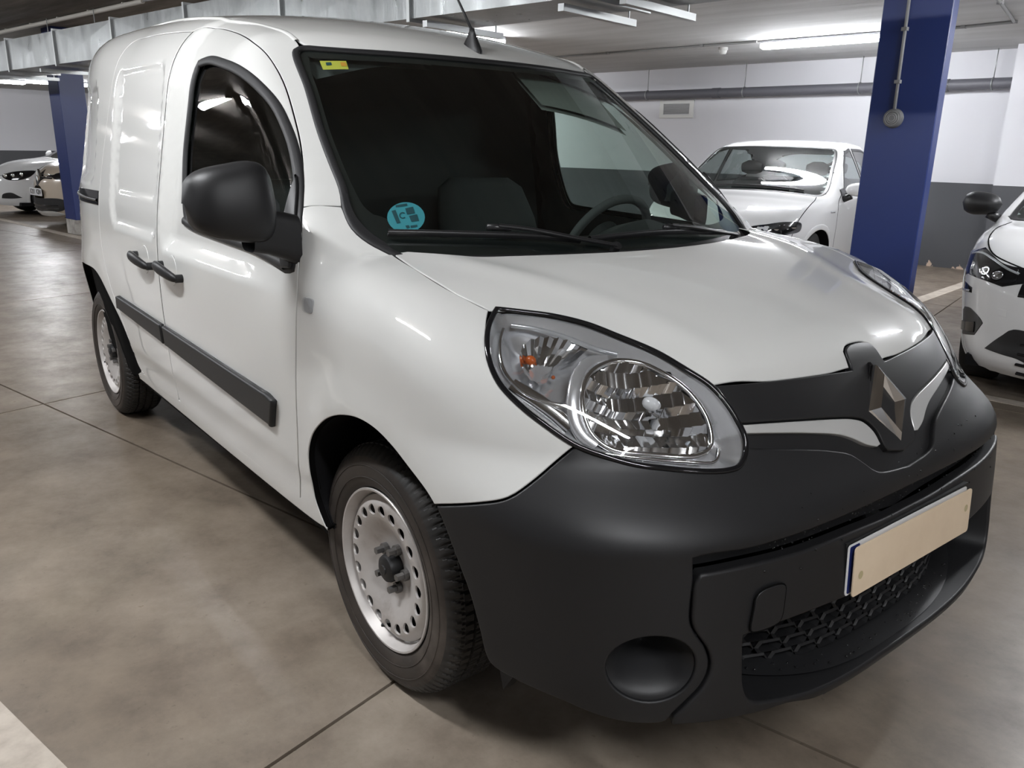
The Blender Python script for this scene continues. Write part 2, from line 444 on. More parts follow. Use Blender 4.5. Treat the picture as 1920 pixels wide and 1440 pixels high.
def hood(x, y):
    cr = .006 * np.exp(-((np.abs(y) - (.40 + .22 * sstep(.6, -.1, x))) / .05) ** 2)                                # bonnet crease
    return zhood(x) - (.05 + .11 * sstep(.1, .65, x)) * y * y + cr
def wsxb(y): return .05 - .32 * y * y
def wsxt(y): return -.715 - .38 * y * y
def wsz(x, y):
    xb = wsxb(y); xt = wsxt(y); t = (xb - x) / (xb - xt)
    return 1.04 + t * .563 + .07 * t * (1 - t) * np.where((t > 0) & (t < 1), 1, .3)
def roofz(x, y): return zroof(x) - .045 * (np.abs(y) / .6) ** 2.2
def f_plan(P):
    x, y, z = P[..., 0], np.abs(P[..., 1]), P[..., 2]
    W = Wside(x, z); xn = xnose(z) + .009 * sstep(.72, .64, z); p = 2.3 + 1.05 * sstep(.78, .62, z)
    a = np.clip((x - XC) / np.maximum(xn - XC, .05), 0, None)
    return (np.power(np.power(a, p) + np.power(y / np.maximum(W, .05), p), 1 / p) - 1) * .85
def f_upper(P):
    x, y, z = P[..., 0], np.abs(P[..., 1]), P[..., 2]
    T = (z - smin(roofz(x, y), wsz(x, y), .02)) * .85
    return smax(y - Wside(x, z), T, .07 + .11 * sstep(-.7, -1.3, x) - .08 * sstep(-2.0, -2.6, x))
def f_lower(P):
    x, y, z = P[..., 0], np.abs(P[..., 1]), P[..., 2]
    return smax(f_plan(P), (z - hood(x, y)) * .95, .11)
def f_rear(P): return -(P[..., 0] + 3.40 - .08 * sstep(.9, 1.8, P[..., 2]))
def f_body(P): return np.minimum(f_upper(P) + np.clip(P[..., 0] - .2, 0, None), f_lower(P))
def f_tube(P): return smax(f_upper(P), f_rear(P), .15)
def f_windscreen(P): return (P[..., 2] - wsz(P[..., 0], P[..., 1]))
def f_roof(P): return smax((P[..., 2] - smin(roofz(P[..., 0], P[..., 1]), wsz(P[..., 0], P[..., 1]), .02)) * .85, np.abs(P[..., 1]) - Wside(P[..., 0], P[..., 2]), .18)
def grad(f, P, e=.0012):
    G = np.stack([f(P + np.eye(3)[k] * e) - f(P - np.eye(3)[k] * e) for k in range(3)], -1)
    return G / (np.linalg.norm(G, axis=-1, keepdims=True) + 1e-12)
def bisect(f, O, D, lo, hi, n=30):
    lo = np.full(len(D), float(lo)); hi = np.full(len(D), float(hi))
    for _ in range(n):
        m = (lo + hi) / 2; v = f(O + m[:, None] * D) < 0
        lo = np.where(v, m, lo); hi = np.where(v, hi, m)
    return O + ((lo + hi) / 2)[:, None] * D
def cast(px, f=f_body, s0=.3, s1=7., n=500):
    """photo pixels -> points on the solid (first hit along each sight line)"""
    D = np.array([ray(*p) for p in px]); s = np.linspace(s0, s1, n)
    V = f(CC + s[None, :, None] * D[:, None, :]) < 0
    i = np.clip(V.argmax(1), 1, None); lo = s[i - 1]; hi = s[i]
    for _ in range(35):
        m = (lo + hi) / 2; v = f(CC + m[:, None] * D) < 0; hi = np.where(v, m, hi); lo = np.where(v, lo, m)
    P = CC + lo[:, None] * D
    P[~V.any(1)] = np.nan
    return P
# parametric domains on the solid: each has to(P)->ab and ev(ab)->(P,N)
class Tube:
    KB = .85
    def __init__(s, f): s.f = f
    def to(s, P): P = np.asarray(P, float); return np.stack([P[:, 0], np.arctan2(P[:, 2] - 1.0, -P[:, 1]) * s.KB], 1)
    def ev(s, ab):
        ph = ab[:, 1] / s.KB; z = np.zeros(len(ab))
        P = bisect(s.f, np.stack([ab[:, 0], z, z + 1.0], 1), np.stack([z, -np.cos(ph), np.sin(ph)], 1), .02, 1.6)
        return P, grad(s.f, P)
class Sph:
    C = np.array([-.05, 0, .55]); K = .85
    def __init__(s, f): s.f = f
    def to(s, P):
        Q = np.asarray(P, float) - s.C
        return np.stack([np.arctan2(-Q[:, 1], Q[:, 0]) * s.K, np.arctan2(Q[:, 2], np.hypot(Q[:, 0], Q[:, 1])) * s.K], 1)
    def ev(s, ab):
        a = ab[:, 0] / s.K; e = ab[:, 1] / s.K
        P = bisect(s.f, s.C, np.stack([np.cos(e) * np.cos(a), -np.cos(e) * np.sin(a), np.sin(e)], 1), .05, 1.8)
        return P, grad(s.f, P)
class Top:
    def __init__(s, f, z0=.4, z1=2.2): s.f = f; s.z0 = z0; s.z1 = z1
    def to(s, P): return np.asarray(P, float)[:, :2].copy()
    def ev(s, ab):
        z = np.zeros(len(ab)); P = bisect(s.f, np.stack([ab[:, 0], ab[:, 1], z], 1), np.stack([z, z, z + 1], 1), s.z0, s.z1)
        return P, grad(s.f, P)
TUBE = Tube(f_tube); SPH = Sph(f_body); SPHL = Sph(f_lower); HOOD = Top(f_lower); SCREEN = Top(f_windscreen); ROOF = Top(f_roof, 1.2)
def side_xz(pts, y=-.9):
    """side-view (x, z) outline points -> points on the right flank"""
    pts = np.asarray(pts, float); z = np.zeros(len(pts))
    return bisect(f_tube, np.stack([pts[:, 0], z, pts[:, 1]], 1), np.stack([z, z - 1, z], 1), .02, 1.3)

# ================================================================== van panels
van = thing('delivery_van', 'white panel van with black front bumper parked on the concrete', 'van')
def outline(dom, P, step=.015, sharp=None, closed=True):
    return catmull(dom.to(np.asarray(P)), step, closed, sharp)
def pair(fn):
    """build a part on the right flank and its mirror image on the left"""
    return [fn(False), fn(True)]

# -- pixel outlines of the front end, laid on the solid
PX_HL = [(931, 579), (974, 584), (1036, 592), (1099, 607), (1161, 631), (1224, 657), (1286, 693), (1333, 724), (1364, 759), (1383, 790), (1397, 821), (1397, 852), (1386, 874), (1364, 882), (1317, 884), (1255, 879), (1192, 871), (1130, 854), (1080, 835), (1021, 796), (974, 759), (936, 718), (917, 674), (913, 640), (917, 609)]
HLP = cast(PX_HL, f_lower)
PX_ARCH = [(814, 947), (798, 921), (765, 877), (733, 836), (701, 804), (669, 785), (641, 780), (620, 783), (600, 796), (584, 820), (578, 853), (582, 893), (590, 933), (604, 973), (614, 996)]
ARCHP = cast(PX_ARCH)
SEAMP = cast([(1080, 835), (1045, 863), (992, 907), (952, 933), (893, 944), (814, 947)])
DOORF = cast([(568, 388), (562, 480), (555, 600), (555, 750), (559, 860), (563, 937)])
APIL = cast([(640, 387), (652, 407), (681, 440), (718, 463)])
HSEAM = cast([(718, 463), (780, 505), (850, 548), (917, 582)], f_lower)

# front fenders
def fender(mir):
    P = np.concatenate([DOORF[:1], APIL, HSEAM[1:], HLP[::-1][1:7], SEAMP, ARCHP[1:], DOORF[:0:-1]])
    n0 = 1 + 4 + 3 + 6; sh = [0, 1, 4, 7, n0, n0 + 5, n0 + 5 + 14, n0 + 5 + 15]
    return panel('front_fender', [outline(SPH, P, .014, sh)], SPH.ev, 'white_paint', van, h=.035, depth=.02, mirror=mir)
FENDER = pair(fender)
# side repeater lamps on the fenders
def repeater(mir):
    a = np.linspace(0, 2 * math.pi, 24, endpoint=False); c = side_xz([(-.214, .952)])[0]
    P = np.stack([c[0] + .026 * np.sign(np.cos(a)) * np.abs(np.cos(a)) ** .55, 0 * a, c[2] + .019 * np.sign(np.sin(a)) * np.abs(np.sin(a)) ** .55], 1)
    P = side_xz(P[:, [0, 2]])
    o = panel('side_repeater', [SPH.to(P)], SPH.ev, 'lens_clear', FENDER[mir], h=.01, gap=0, r=.003, depth=.004, off=.006, mirror=mir)
    panel('repeater_reflector', [SPH.to(P)], SPH.ev, 'repeater_grey', FENDER[mir], h=.01, gap=.001, r=.002, depth=.004, off=.002, mirror=mir)
    return o
pair(repeater)

# front doors
BX = -1.447
DTOP = cast([(368, 55), (403, 53), (440, 60), (472, 77), (500, 101), (530, 150), (555, 230), (567, 300)])
WIN_PX = [(346, 294), (355, 202), (364, 141), (373, 118), (392, 112), (422, 120), (453, 135), (483, 159), (514, 193), (535, 233), (551, 279), (560, 340), (558, 401), (554, 462), (549, 502), (535, 502), (483, 468), (422, 444), (361, 422), (349, 410)]
WINP = cast(WIN_PX)
WINL = outline(TUBE, WINP, .02, [3, 14, 15, 18])
DOORL = outline(TUBE, np.concatenate([DTOP, DOORF, side_xz([(-1.435, .384), (BX, .392), (BX + .004, .7), (BX + .006, 1.0), (BX + .006, 1.3), (BX + .004, 1.55)])]), .018, [0, 13, 14])
def front_door(mir):
    o = panel('front_door', [DOORL, WINL], TUBE.ev, 'white_paint', van, h=.03, depth=.025, mirror=mir, hole_depth=.02)
    P, N = TUBE.ev(WINL)
    ribbon('window_seal', P, N, .030, .007, 'rubber', o, True, mir, side=0., base=-.003)
    panel('window_glass', [WINL], TUBE.ev, 'side_glass', o, h=.06, gap=.0, r=.001, depth=.002, off=-.010, mirror=mir)
    return o
DOOR = pair(front_door)
# sliding / rear side doors
SLIDE = side_xz([(BX - .006, .395), (-1.46, .384), (-1.93, .384), (-2.00, .42), (-2.06, .52), (-2.14, .63), (-2.22, .73), (-2.275, .86), (-2.29, 1.0), (-2.27, 1.25), (-2.22, 1.5), (-2.17, 1.66), (-2.11, 1.706), (-1.95, 1.712), (-1.7, 1.705), (BX - .008, 1.690), (BX - .004, 1.55), (BX - .002, 1.3), (BX - .002, 1.0), (BX - .004, .7)])
SLIDEL = outline(TUBE, SLIDE, .018, [0, 15])
SDOOR = pair(lambda mir: panel('sliding_door', [SLIDEL], TUBE.ev, 'white_paint', van, h=.022, depth=.025, mirror=mir))
# upper side frame: A-pillar, cant rail and rear quarter in one pressing
RL = -.615
WSC = cast([(557, 104), (564, 93), (586, 91)])           # windscreen upper right corner
WSE = cast([(641, 351), (601, 247), (575, 162), (559, 112)], f_upper)
def roof_pt(x, y): return ROOF.ev(np.array([[x, y]]))[0][0]
RAIL = np.array([roof_pt(x, y) for x, y in [(-.90, -.598), (-1.1, -.612), (-1.5, -.625), (-2.0, -.625), (-2.6, -.615), (-3.1, -.58), (-3.25, -.56)]])
RP = cast([(264, 688), (255, 671), (244, 644), (229, 607), (213, 573), (198, 542), (188, 522), (175, 504)])
RARC = [(p[0], p[2]) for p in RP] + [(-2.697 + .42 * math.cos(t), .34 + .42 * math.sin(t)) for t in np.radians(np.linspace(92, 170, 9))] + [(-3.12, .34)]
QUART = side_xz([(-2.02, .34)] + RARC)
TAIL = np.array([[-3.34, -.66, .40], [-3.36, -.68, .8], [-3.36, -.67, 1.1], [-3.34, -.64, 1.4], [-3.30, -.60, 1.65]])
def tail_pt(z, x): 
    y = bisect(f_upper, np.array([[x, 0, z]]), np.array([[0, -1., 0]]), .02, 1.2)[0]; return y
TAIL = np.array([tail_pt(z, -3.27) for z in (.36, .6, .9, 1.2, 1.5, 1.66)])
def side_frame(mir):
    top = np.concatenate([cast([(568, 388)]), cast([(640, 387)]), WSE, WSC[1:2], RAIL, TAIL[::-1], QUART[::-1]])
    low = np.concatenate([SLIDE[2:16], DTOP[0:]])
    P = np.concatenate([top, low])
    nt = len(top); nq = len(RAIL)
    sh = [0, 1, 7 + nq - 1, 7 + nq - 1 + len(TAIL), nt - 1, nt - 1 - 0, nt, nt + 13, nt + 14]
    o = panel('side_frame', [outline(TUBE, P, .02, sh)], TUBE.ev, 'white_paint', van, h=.03, depth=.02, mirror=mir)
    return o
FRAME = pair(side_frame)
# rail slot of the sliding door on the rear quarter
def slot(mir):
    P = side_xz([(-2.30, 1.055), (-2.30, 1.115), (-3.0, 1.10), (-3.0, 1.045)])
    L = outline(TUBE, P, .02, [0, 1, 2, 3])
    o = panel('sliding_rail', [L], TUBE.ev, 'gloss_black', FRAME[mir], h=.04, gap=0, r=.002, depth=.003, off=.003, mirror=mir)
    C = side_xz([(x, 1.075) for x in np.linspace(-2.31, -3.0, 16)]); ribbon('rail_track', C, grad(f_tube, C), .014, .010, 'satin_black', FRAME[mir], False, mir)
pair(slot)
# sills
def sill(mir):
    P = side_xz([(-.375, .381), (-.30, .363), (-.228, .347), (-.30, .338), (-2.02, .338), (-2.03, .36), (-1.97, .378)])
    return panel('sill', [outline(TUBE, P, .02, [0, 2, 4, 5])], TUBE.ev, 'white_paint', van, h=.03, gap=.0005, r=.003, depth=.05, mirror=mir)
pair(sill)
# protective mouldings, split at the door gap
def moulding(mir):
    def strip(x0, x1, name, par, slant):
        zt = lambda x: .662 + (-.45 - x) * .022; zb = lambda x: .566 + (-.45 - x) * .044
        xs = np.linspace(x0, x1, 24)
        top = [(x, zt(x)) for x in xs]; bot = [(x, zb(x)) for x in xs[::-1]]
        if slant == 1: bot[-1] = (x0 - .035, zb(x0)); top[0] = (x0 + .002, zt(x0) - .01)
        if slant == 2: top[-1] = (x1 + .012, zt(x1) - .004)
        L = catmull(TUBE.to(side_xz(top + bot)), .02, True, [0, 23, 24, 47])
        return panel(name, [L], TUBE.ev, 'black_plastic', par, h=.03, gap=.001, r=.009, depth=.012, off=.017, mirror=mir)
    strip(-.445, BX + .012, 'side_moulding', DOOR[mir], 1); strip(BX - .010, -2.10, 'side_moulding', SDOOR[mir], 2)
pair(moulding)
# door handles in their round cups
def handles(mir):
    for x0, x1, par in ((-1.395, -1.165, DOOR[mir]), (-1.715, -1.50, SDOOR[mir])):
        xc = (x0 + x1) / 2; z0 = .903
        a = np.linspace(0, 2 * math.pi, 28, endpoint=False)
        P = side_xz(np.stack([xc + .050 * np.cos(a), z0 + .052 * np.sin(a)], 1)); L = TUBE.to(P)
        c0 = L.mean(0)
        def dish(ab): return .0012 - .0035 * np.clip(1 - (np.linalg.norm((ab - c0) / (L.max(0) - c0), axis=1)) ** 2, 0, 1)
        panel('handle_cup', [L], TUBE.ev, 'white_paint', par, h=.012, gap=0, r=.002, depth=.002, off=dish, mirror=mir)
        t = np.linspace(0, 1, 26); xs = x0 + (x1 - x0) * t; zs = z0 + .006 - .022 * t + .012 * np.sin(math.pi * t)
        C = side_xz(np.stack([xs, zs], 1)); N = grad(f_tube, C)
        lift = .016 + .026 * np.sin(math.pi * t) ** .6
        wv = .018 + .014 * np.clip(np.sin(math.pi * t), 0, 1) ** .5
        Cc = C + N * lift[:, None]
        V = []
        T = np.gradient(Cc, axis=0); T /= np.linalg.norm(T, axis=1)[:, None]; S = np.cross(T, N)
        ang = np.linspace(0, 2 * math.pi, 14, endpoint=False); G = []
        for i in range(26):
            e = 1. if 0 < i < 25 else .55
            G.append([Cc[i] + e * (wv[i] * .62 * math.cos(q) * S[i] + .012 * math.sin(q) * N[i]) for q in ang])
        b = MB().grid(G, wrap_v=True); b.F.append(tuple(range(14))); b.F.append(tuple(range(25 * 14, 26 * 14)))
        b.build('door_handle', 'black_plastic', par, True, mir, 50)
        for k in (1, 24):
            MB().tube([C[k] + N[k] * .0, Cc[k]], .014, 10).build('handle_foot', 'black_plastic', par, True, mir, 50)
pair(handles)

# bonnet
BED = [(.1 - .41 * y * y, y) for y in (0, -.15, -.3, -.45, -.6)]                         # rear edge
half = [np.array([x, y, 0]) for x, y in BED] + list(HSEAM[0:]) + list(HLP[0:8] * 1.0)
half = [np.array([.1, 0, 0.]), np.array([.091, -.15, 0]), np.array([.063, -.3, 0]), np.array([.017, -.45, 0]), np.array([-.05, -.60, 0])] + [HSEAM[0] + [0.035, -.008, 0]] + list(HSEAM[1:]) + list(HLP[1:8])
HEDGE = cast([(1340, 724), (1447, 715), (1547, 702), (1596, 692)], f_lower)
tabx = HEDGE[-1][0]
# tab of the badge carrier notched into the leading edge
half += list(HEDGE[1:3]) + [np.array([HEDGE[3][0] - .002, -.072, 0]), np.array([HEDGE[3][0] - .026, -.060, 0]), np.array([HEDGE[3][0] - .036, -.038, 0]), np.array([HEDGE[3][0] - .039, 0, 0])]
HB = np.array(half)[:, :2]
fullH = np.concatenate([HB, (HB * [1, -1])[::-1][1:-1]])
nh = len(HB); shp = [5, 8, 15, 18, 19]; shp += [2 * nh - 2 - s for s in shp]
bonnet = panel('bonnet', [catmull(fullH, .015, True, shp)], HOOD.ev, 'white_paint', van, h=.022, depth=.02, gap=.001, r=.003)
# roof
RFR = [(-.712, 0), (-.722, -.15), (-.748, -.3), (-.79, -.44), (-.835, -.545), (-.862, -.585)]
rl = [(p[0], p[1]) for p in RAIL]
HR = np.array(RFR + [(-.90, -.597)] + rl[1:] + [(-3.25, -.3), (-3.26, 0)])
fullR = np.concatenate([HR, (HR * [1, -1])[::-1][1:-1]]); nr = len(HR)
roof = panel('roof', [catmull(fullR, .025, True, [nr - 3, nr + 1])], ROOF.ev, 'white_paint', van, h=.04, depth=.02, gap=.0015, r=.005)
# roof ditch mouldings
def ditch(mir):
    C = catmull(np.array([(-.885, -.598), *rl[1:]]), .04); P, N = ROOF.ev(C)
    ribbon('roof_ditch_trim', P, N, .016, .005, 'white_paint', roof, False, mir)
pair(ditch)
# rear doors close the box
tb = []
for z in np.linspace(.34, 1.70, 24):
    yw = -tail_pt(z, -3.27)[1]; yy = np.linspace(-1, 1, 21)
    tb.append([(-3.275 - .10 * (1 - abs(q) ** 4) * (1 - .6 * sstep(1.2, 1.75, z)), q * yw, z) for q in yy])
MB().grid(tb).build('rear_doors', 'white_paint', van, True)
yw = np.linspace(-.56, .56, 15)
MB().grid([[(-3.255, y, roof_pt(-3.25, y)[2]) for y in yw], [(-3.29, y * 1.07, 1.70) for y in yw]]).build('rear_header', 'white_paint', van, True)

# windscreen: glass, black border, seal
WL = cast([(559, 112), (577, 165), (601, 247), (622, 303), (641, 351), (650, 395), (664, 424), (684, 443), (716, 462)], f_upper)
half = [(-.711, 0), (-.7205, -.15), (-.747, -.3), (-.79, -.45), (-.828, -.545), (-.848, -.590), (-.845, -.618)] + [(p[0] + .004, p[1]) for p in WL[1:]] + [(-.10, -.66), (-.03, -.52), (.015, -.35), (.045, -.18), (.055, 0)]
HW = np.array(half); fullW = np.concatenate([HW, (HW * [1, -1])[::-1][1:-1]])
WOUT = catmull(fullW, .02, True)
def inset_loop(L, d):
    T = np.roll(L, -1, 0) - np.roll(L, 1, 0); T /= np.linalg.norm(T, axis=1)[:, None] + 1e-12
    Nn = np.stack([-T[:, 1], T[:, 0]], 1)
    if ((Nn * (L.mean(0) - L)).sum()) < 0: Nn = -Nn
    return L + Nn * np.asarray(d).reshape(-1, 1)
dd = .026 + .055 * sstep(-.20, .02, WOUT[:, 0] + .34 * WOUT[:, 1] ** 2) + .012 * sstep(-.6, -.72, WOUT[:, 0] + .3 * WOUT[:, 1] ** 2)
WIN_IN = inset_loop(WOUT, dd)
windscreen = panel('windscreen', [WOUT], SCREEN.ev, 'windscreen_glass', van, h=.05, gap=0, r=.001, depth=.002, off=-.004)
panel('black_border', [WOUT, WIN_IN], SCREEN.ev, 'satin_black', windscreen, h=.05, gap=0, r=.0005, depth=.0005, off=-.0055, free=(1,))
P, N = SCREEN.ev(WOUT); ribbon('windscreen_seal', P, N, .022, .006, 'rubber', windscreen, True, base=-.002)
# plastic scuttle between bonnet and glass, with the corner ears
ys = np.linspace(-.70, .70, 57); G = []
for y in ys:
    xf = .105 - .41 * y * y if abs(y) < .62 else .105 - .41 * y * y + .0; zf = HOOD.ev(np.array([[min(xf, .2), y]]))[0][0][2]
    xg = .05 - .345 * y * y - .02; zg = float(wsz(np.array(xg), np.array(y)))
    G.append([(xf + .02, y, zf - .020), (xf, y, zf - .012), (xf - .02, y, zf - .014), ((xf + xg) / 2, y, min(zf - .02, zg + .005)), (xg, y, zg + .001), (xg - .02, y, zg + .004)])
MB().grid(G).build('scuttle', 'black_plastic', van, True)
def ear(mir):
    P = cast([(641, 362), (652, 407), (681, 441), (719, 464), (738, 470), (722, 456), (694, 436), (668, 407), (652, 365)])
    L = outline(SPH, P, .01, [0, 3, 4, 8])
    panel('scuttle_ear', [L], SPH.ev, 'black_plastic', van, h=.02, gap=0, r=.002, depth=.006, off=.004, mirror=mir)
pair(ear)

# linings: dark trim behind the outer skin, which also closes the panel gaps
def lining(mir):
    P = np.concatenate([side_xz([(-1.44, .36), (-.40, .36), (-.30, .6), (-.25, .9)]), cast([(620, 400)]), WSE, RAIL[:1] + [.0, -.015, 0], RAIL[1:3] + [0, -.01, 0]])
    P = np.concatenate([P[:-1], [roof_pt(-1.44, -.61)]])
    L = outline(TUBE, P, .04, [0, 1, 4, len(P) - 1])
    panel('door_lining', [L, WINL], TUBE.ev, 'interior_dark', van, h=.08, gap=0, r=.001, depth=.001, off=-.034, mirror=mir, free=(0, 1))
    P2 = np.concatenate([side_xz([(-1.40, .33), (-1.40, 1.66)]), [roof_pt(x, -.60) for x in (-1.45, -2.0, -2.6, -3.2)], [tail_pt(z, -3.24) for z in (1.5, 1.1, .36)]])
    panel('cargo_lining', [outline(TUBE, P2, .06, list(range(9)))], TUBE.ev, 'gap_dark', van, h=.1, off=-.034, gap=0, r=.001, depth=.001, mirror=mir, free=(0,))
pair(lining)
G = []
for x in np.linspace(-.76, -3.22, 30):
    G.append([roof_pt(x, y) - np.array([0, 0, .035]) for y in np.linspace(-.60, .60, 9)])
MB().grid(G).build('headlining', 'interior_grey', van, True)
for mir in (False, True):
    # unseen dark sheet added behind fender and bumper, keeps the joints dark
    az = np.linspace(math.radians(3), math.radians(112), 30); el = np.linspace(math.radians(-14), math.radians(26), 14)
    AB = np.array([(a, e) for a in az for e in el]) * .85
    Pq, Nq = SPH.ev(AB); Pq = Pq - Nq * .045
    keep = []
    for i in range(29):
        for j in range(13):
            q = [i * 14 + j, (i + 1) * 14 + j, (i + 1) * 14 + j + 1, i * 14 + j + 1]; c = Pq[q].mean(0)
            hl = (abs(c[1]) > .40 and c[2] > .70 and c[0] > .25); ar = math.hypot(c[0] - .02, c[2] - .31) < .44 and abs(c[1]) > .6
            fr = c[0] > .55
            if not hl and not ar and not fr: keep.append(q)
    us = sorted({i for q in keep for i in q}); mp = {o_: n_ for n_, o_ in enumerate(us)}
    mk('gap_backing', Pq[us], [[mp[i] for i in q] for q in keep], 'gap_dark', van, mirror=mir)
# wheel-arch liners
def arch_liner(cx, mir, arc, depth):
    C = np.array(arc); inn = C.copy(); G = []
    for f_, shr in ((.0, 0.), (.03, .012), (.12, .03), (depth, .03)):
        D = C[:, [0, 2]] - [cx, .31]; k = 1 + shr / np.linalg.norm(D, axis=1)
        G.append(np.stack([cx + D[:, 0] * k, C[:, 1] + .006 + f_, .31 + D[:, 1] * k], 1))
    G = np.array(G); b = MB().grid(G)
    b.add(G[-1], [tuple(range(len(C)))])
    b.build('wheel_arch_liner', 'liner_black', van, True, mir, 50)
FARC = np.concatenate([ARCHP[::-1], cast([(838, 1002), (858, 1056), (878, 1112), (897, 1180)])])
for mir in (False, True):
    arch_liner(.02, mir, catmull(FARC + [0, .012, 0], .03), .30); arch_liner(-2.697, mir, catmull(QUART[1:] + [0, .012, 0], .03), .30)
MB().box((-3.2, -.80, .235), (-.1, .80, .26)).box((-.3, -.54, .24), (.62, .54, .30)).build('underbody', 'liner_black', van)  # plain dark boxes added below the body to block light
MB().box((-.12, -.50, .30), (.52, .50, .60)).build('engine_block', 'liner_black', van)

# ================================================================== bumper, grille, lamps
CX = lambda px, f=f_lower: cast(px, f)
BTOP = CX([(1403, 838), (1513, 840), (1563, 843), (1597, 850), (1622, 866), (1645, 881)])     # upper edge of the bumper
btz = float(CX([(1672, 886)])[0][2])
SLU = CX([(1302, 1048), (1340, 1040), (1398, 1032), (1480, 1009), (1558, 980), (1640, 944)])       # upper lip of the slot
SLL = CX([(1313, 1074), (1398, 1057), (1500, 1031), (1599, 993), (1660, 968)])                      # lower lip
zu = float(SLU[-1][2]); zl = float(SLL[-1][2])
PANL = CX([(1302, 1090), (1297, 1130), (1296, 1167), (1305, 1188), (1322, 1211), (1331, 1240), (1327, 1264), (1313, 1289), (1285, 1318), (1262, 1340)])  # flank of the centre panel
ARF = CX([(817, 948), (838, 1002), (858, 1056), (878, 1110), (897, 1178), (918, 1244)], f_body)
BOT = CX([(975, 1281), (1051, 1314), (1121, 1343), (1190, 1358)], f_body)
def yc(z, f=f_lower):
    return bisect(f, np.array([[0, -1e-4, z]]), np.array([[1., 0, 0]]), .1, 1.2)[0]
zb = .232
def symloop(L, ic, step, sharp=()):
    """half outline whose points ic, ic+1 lie on the centre line -> dense closed outline of both halves"""
    L = np.array(L, float); n = len(L); L[[ic, ic + 1], 0] = 0.
    H = catmull(np.roll(L, -(ic + 1), 0), step, False, [(s_ - ic - 1) % n for s_ in sharp])
    return np.concatenate([H, (H * [-1, 1])[::-1][1:-1]])
# side + upper bumper (one moulding per vehicle: right half and its mirror share the centre line)
half = np.concatenate([ARF[:1], SEAMP[::-1][1:], HLP[18:9:-1], BTOP, [yc(btz)], [yc(zu)], SLU[::-1], PANL, CX([(1249, 1354)], f_body), BOT[::-1], ARF[:0:-1]])
sb = [0, 5, 5 + 9 + 1, 14 + 6, 21 + 1, 21 + 6 + 0, 27 + 11, 27 + 11 + 4]
nB = [len(ARF[:1]), 5, 9, len(BTOP)]
iC = 1 + 5 + 9 + len(BTOP)                        # index of first centre point
SH_B = [0, 5, 14, iC - len(BTOP), iC + 7, iC + 1 + 6 + 10, iC + 1 + 6 + 10 + 5]
fc = SPHL.to(CX([(1222, 1256)]))[0]; fa = np.linspace(0, 2 * math.pi, 40, endpoint=False); rx = .066; ry = .052
FOG = np.stack([fc[0] + rx * np.cos(fa), fc[1] + ry * np.sin(fa)], 1)
BUMP = panel('front_bumper', [symloop(SPHL.to(half), iC, .014, SH_B), FOG, FOG * [-1, 1]], SPHL.ev, 'black_plastic', van, h=.022, gap=.0015, r=.005, depth=.03, hole_depth=.004)
def fog_dish(mir):
    G = []
    for q in np.linspace(1.06, 0, 10):
        ab = np.stack([fc[0] + rx * q * np.cos(fa), fc[1] + ry * q * np.sin(fa)], 1); Pq, Nq = SPHL.ev(ab)
        sh = np.clip(1 - q ** 1.7, 0, 1)
        G.append(Pq - Nq * (.006 + .095 * sh * (1 + .9 * np.sin(fa)[:, None] * q)))
    MB().grid(G, wrap_v=True).build('fog_recess', 'black_plastic', BUMP, True, mir)
pair(fog_dish)
# dark slot behind the upper lip
P = np.concatenate([SLU, [yc(zu + .01), yc(zl - .01)], SLL[::-1]]); L = SPHL.to(P); k = len(SLU)
panel('intake_slot', [symloop(L, k, .02, [0, len(L) - 1])], SPHL.ev, 'satin_black', BUMP, h=.04, gap=0, r=.001, depth=.001, off=-.035, free=(0,))
# lower centre panel with plate mount, tow-eye cover and grille opening
GTOP = CX([(1392, 1190), (1459, 1167), (1530, 1140), (1593, 1114)]); gz = float(GTOP[-1][2])
gzb = .300; GL = CX([(1391, 1230), (1391, 1270), (1394, 1293)])
lower = np.array([bisect(f_lower, np.array([[0, 0, z]]), np.array([[.75, y, 0]]), .3, 1.4)[0] for y, z in [(-.50, .215), (-.38, .208), (-.2, .203), (-.0001, .200)]])
lower = np.concatenate([CX([(1258, 1357), (1300, 1355), (1347, 1349), (1383, 1342), (1430, 1331), (1471, 1318)]), np.array([bisect(f_lower, np.array([[0, 0, z]]), np.array([[.8, y, 0]]), .3, 1.4)[0] for y, z in [(-.31, .248), (-.18, .236), (-.0001, .230)]])])
P = np.concatenate([SLL, [yc(zl)], [yc(.230)], lower[:-1][::-1], PANL[::-1]]); k = len(SLL)
Ld = symloop(SPHL.to(P), k, .014, [0, k + 1 + len(lower) - 1, k + 2 + len(lower) - 1])
gb = np.array([bisect(f_lower, np.array([[0, 0, z]]), np.array([[.8, y, 0]]), .3, 1.4)[0] for y, z in [(-.495, .312), (-.42, .293), (-.3, .272), (-.15, .262)]])
Pg = np.concatenate([GTOP, [yc(gz), yc(.260)], gb[::-1], GL[::-1]])
Hd = symloop(SPHL.to(Pg), 4, .014, [0])
CP = panel('lower_bumper_panel', [Ld, Hd], SPHL.ev, 'black_plastic', van, h=.022, gap=.001, r=.007, depth=.022, off=.006, hole_depth=.085)
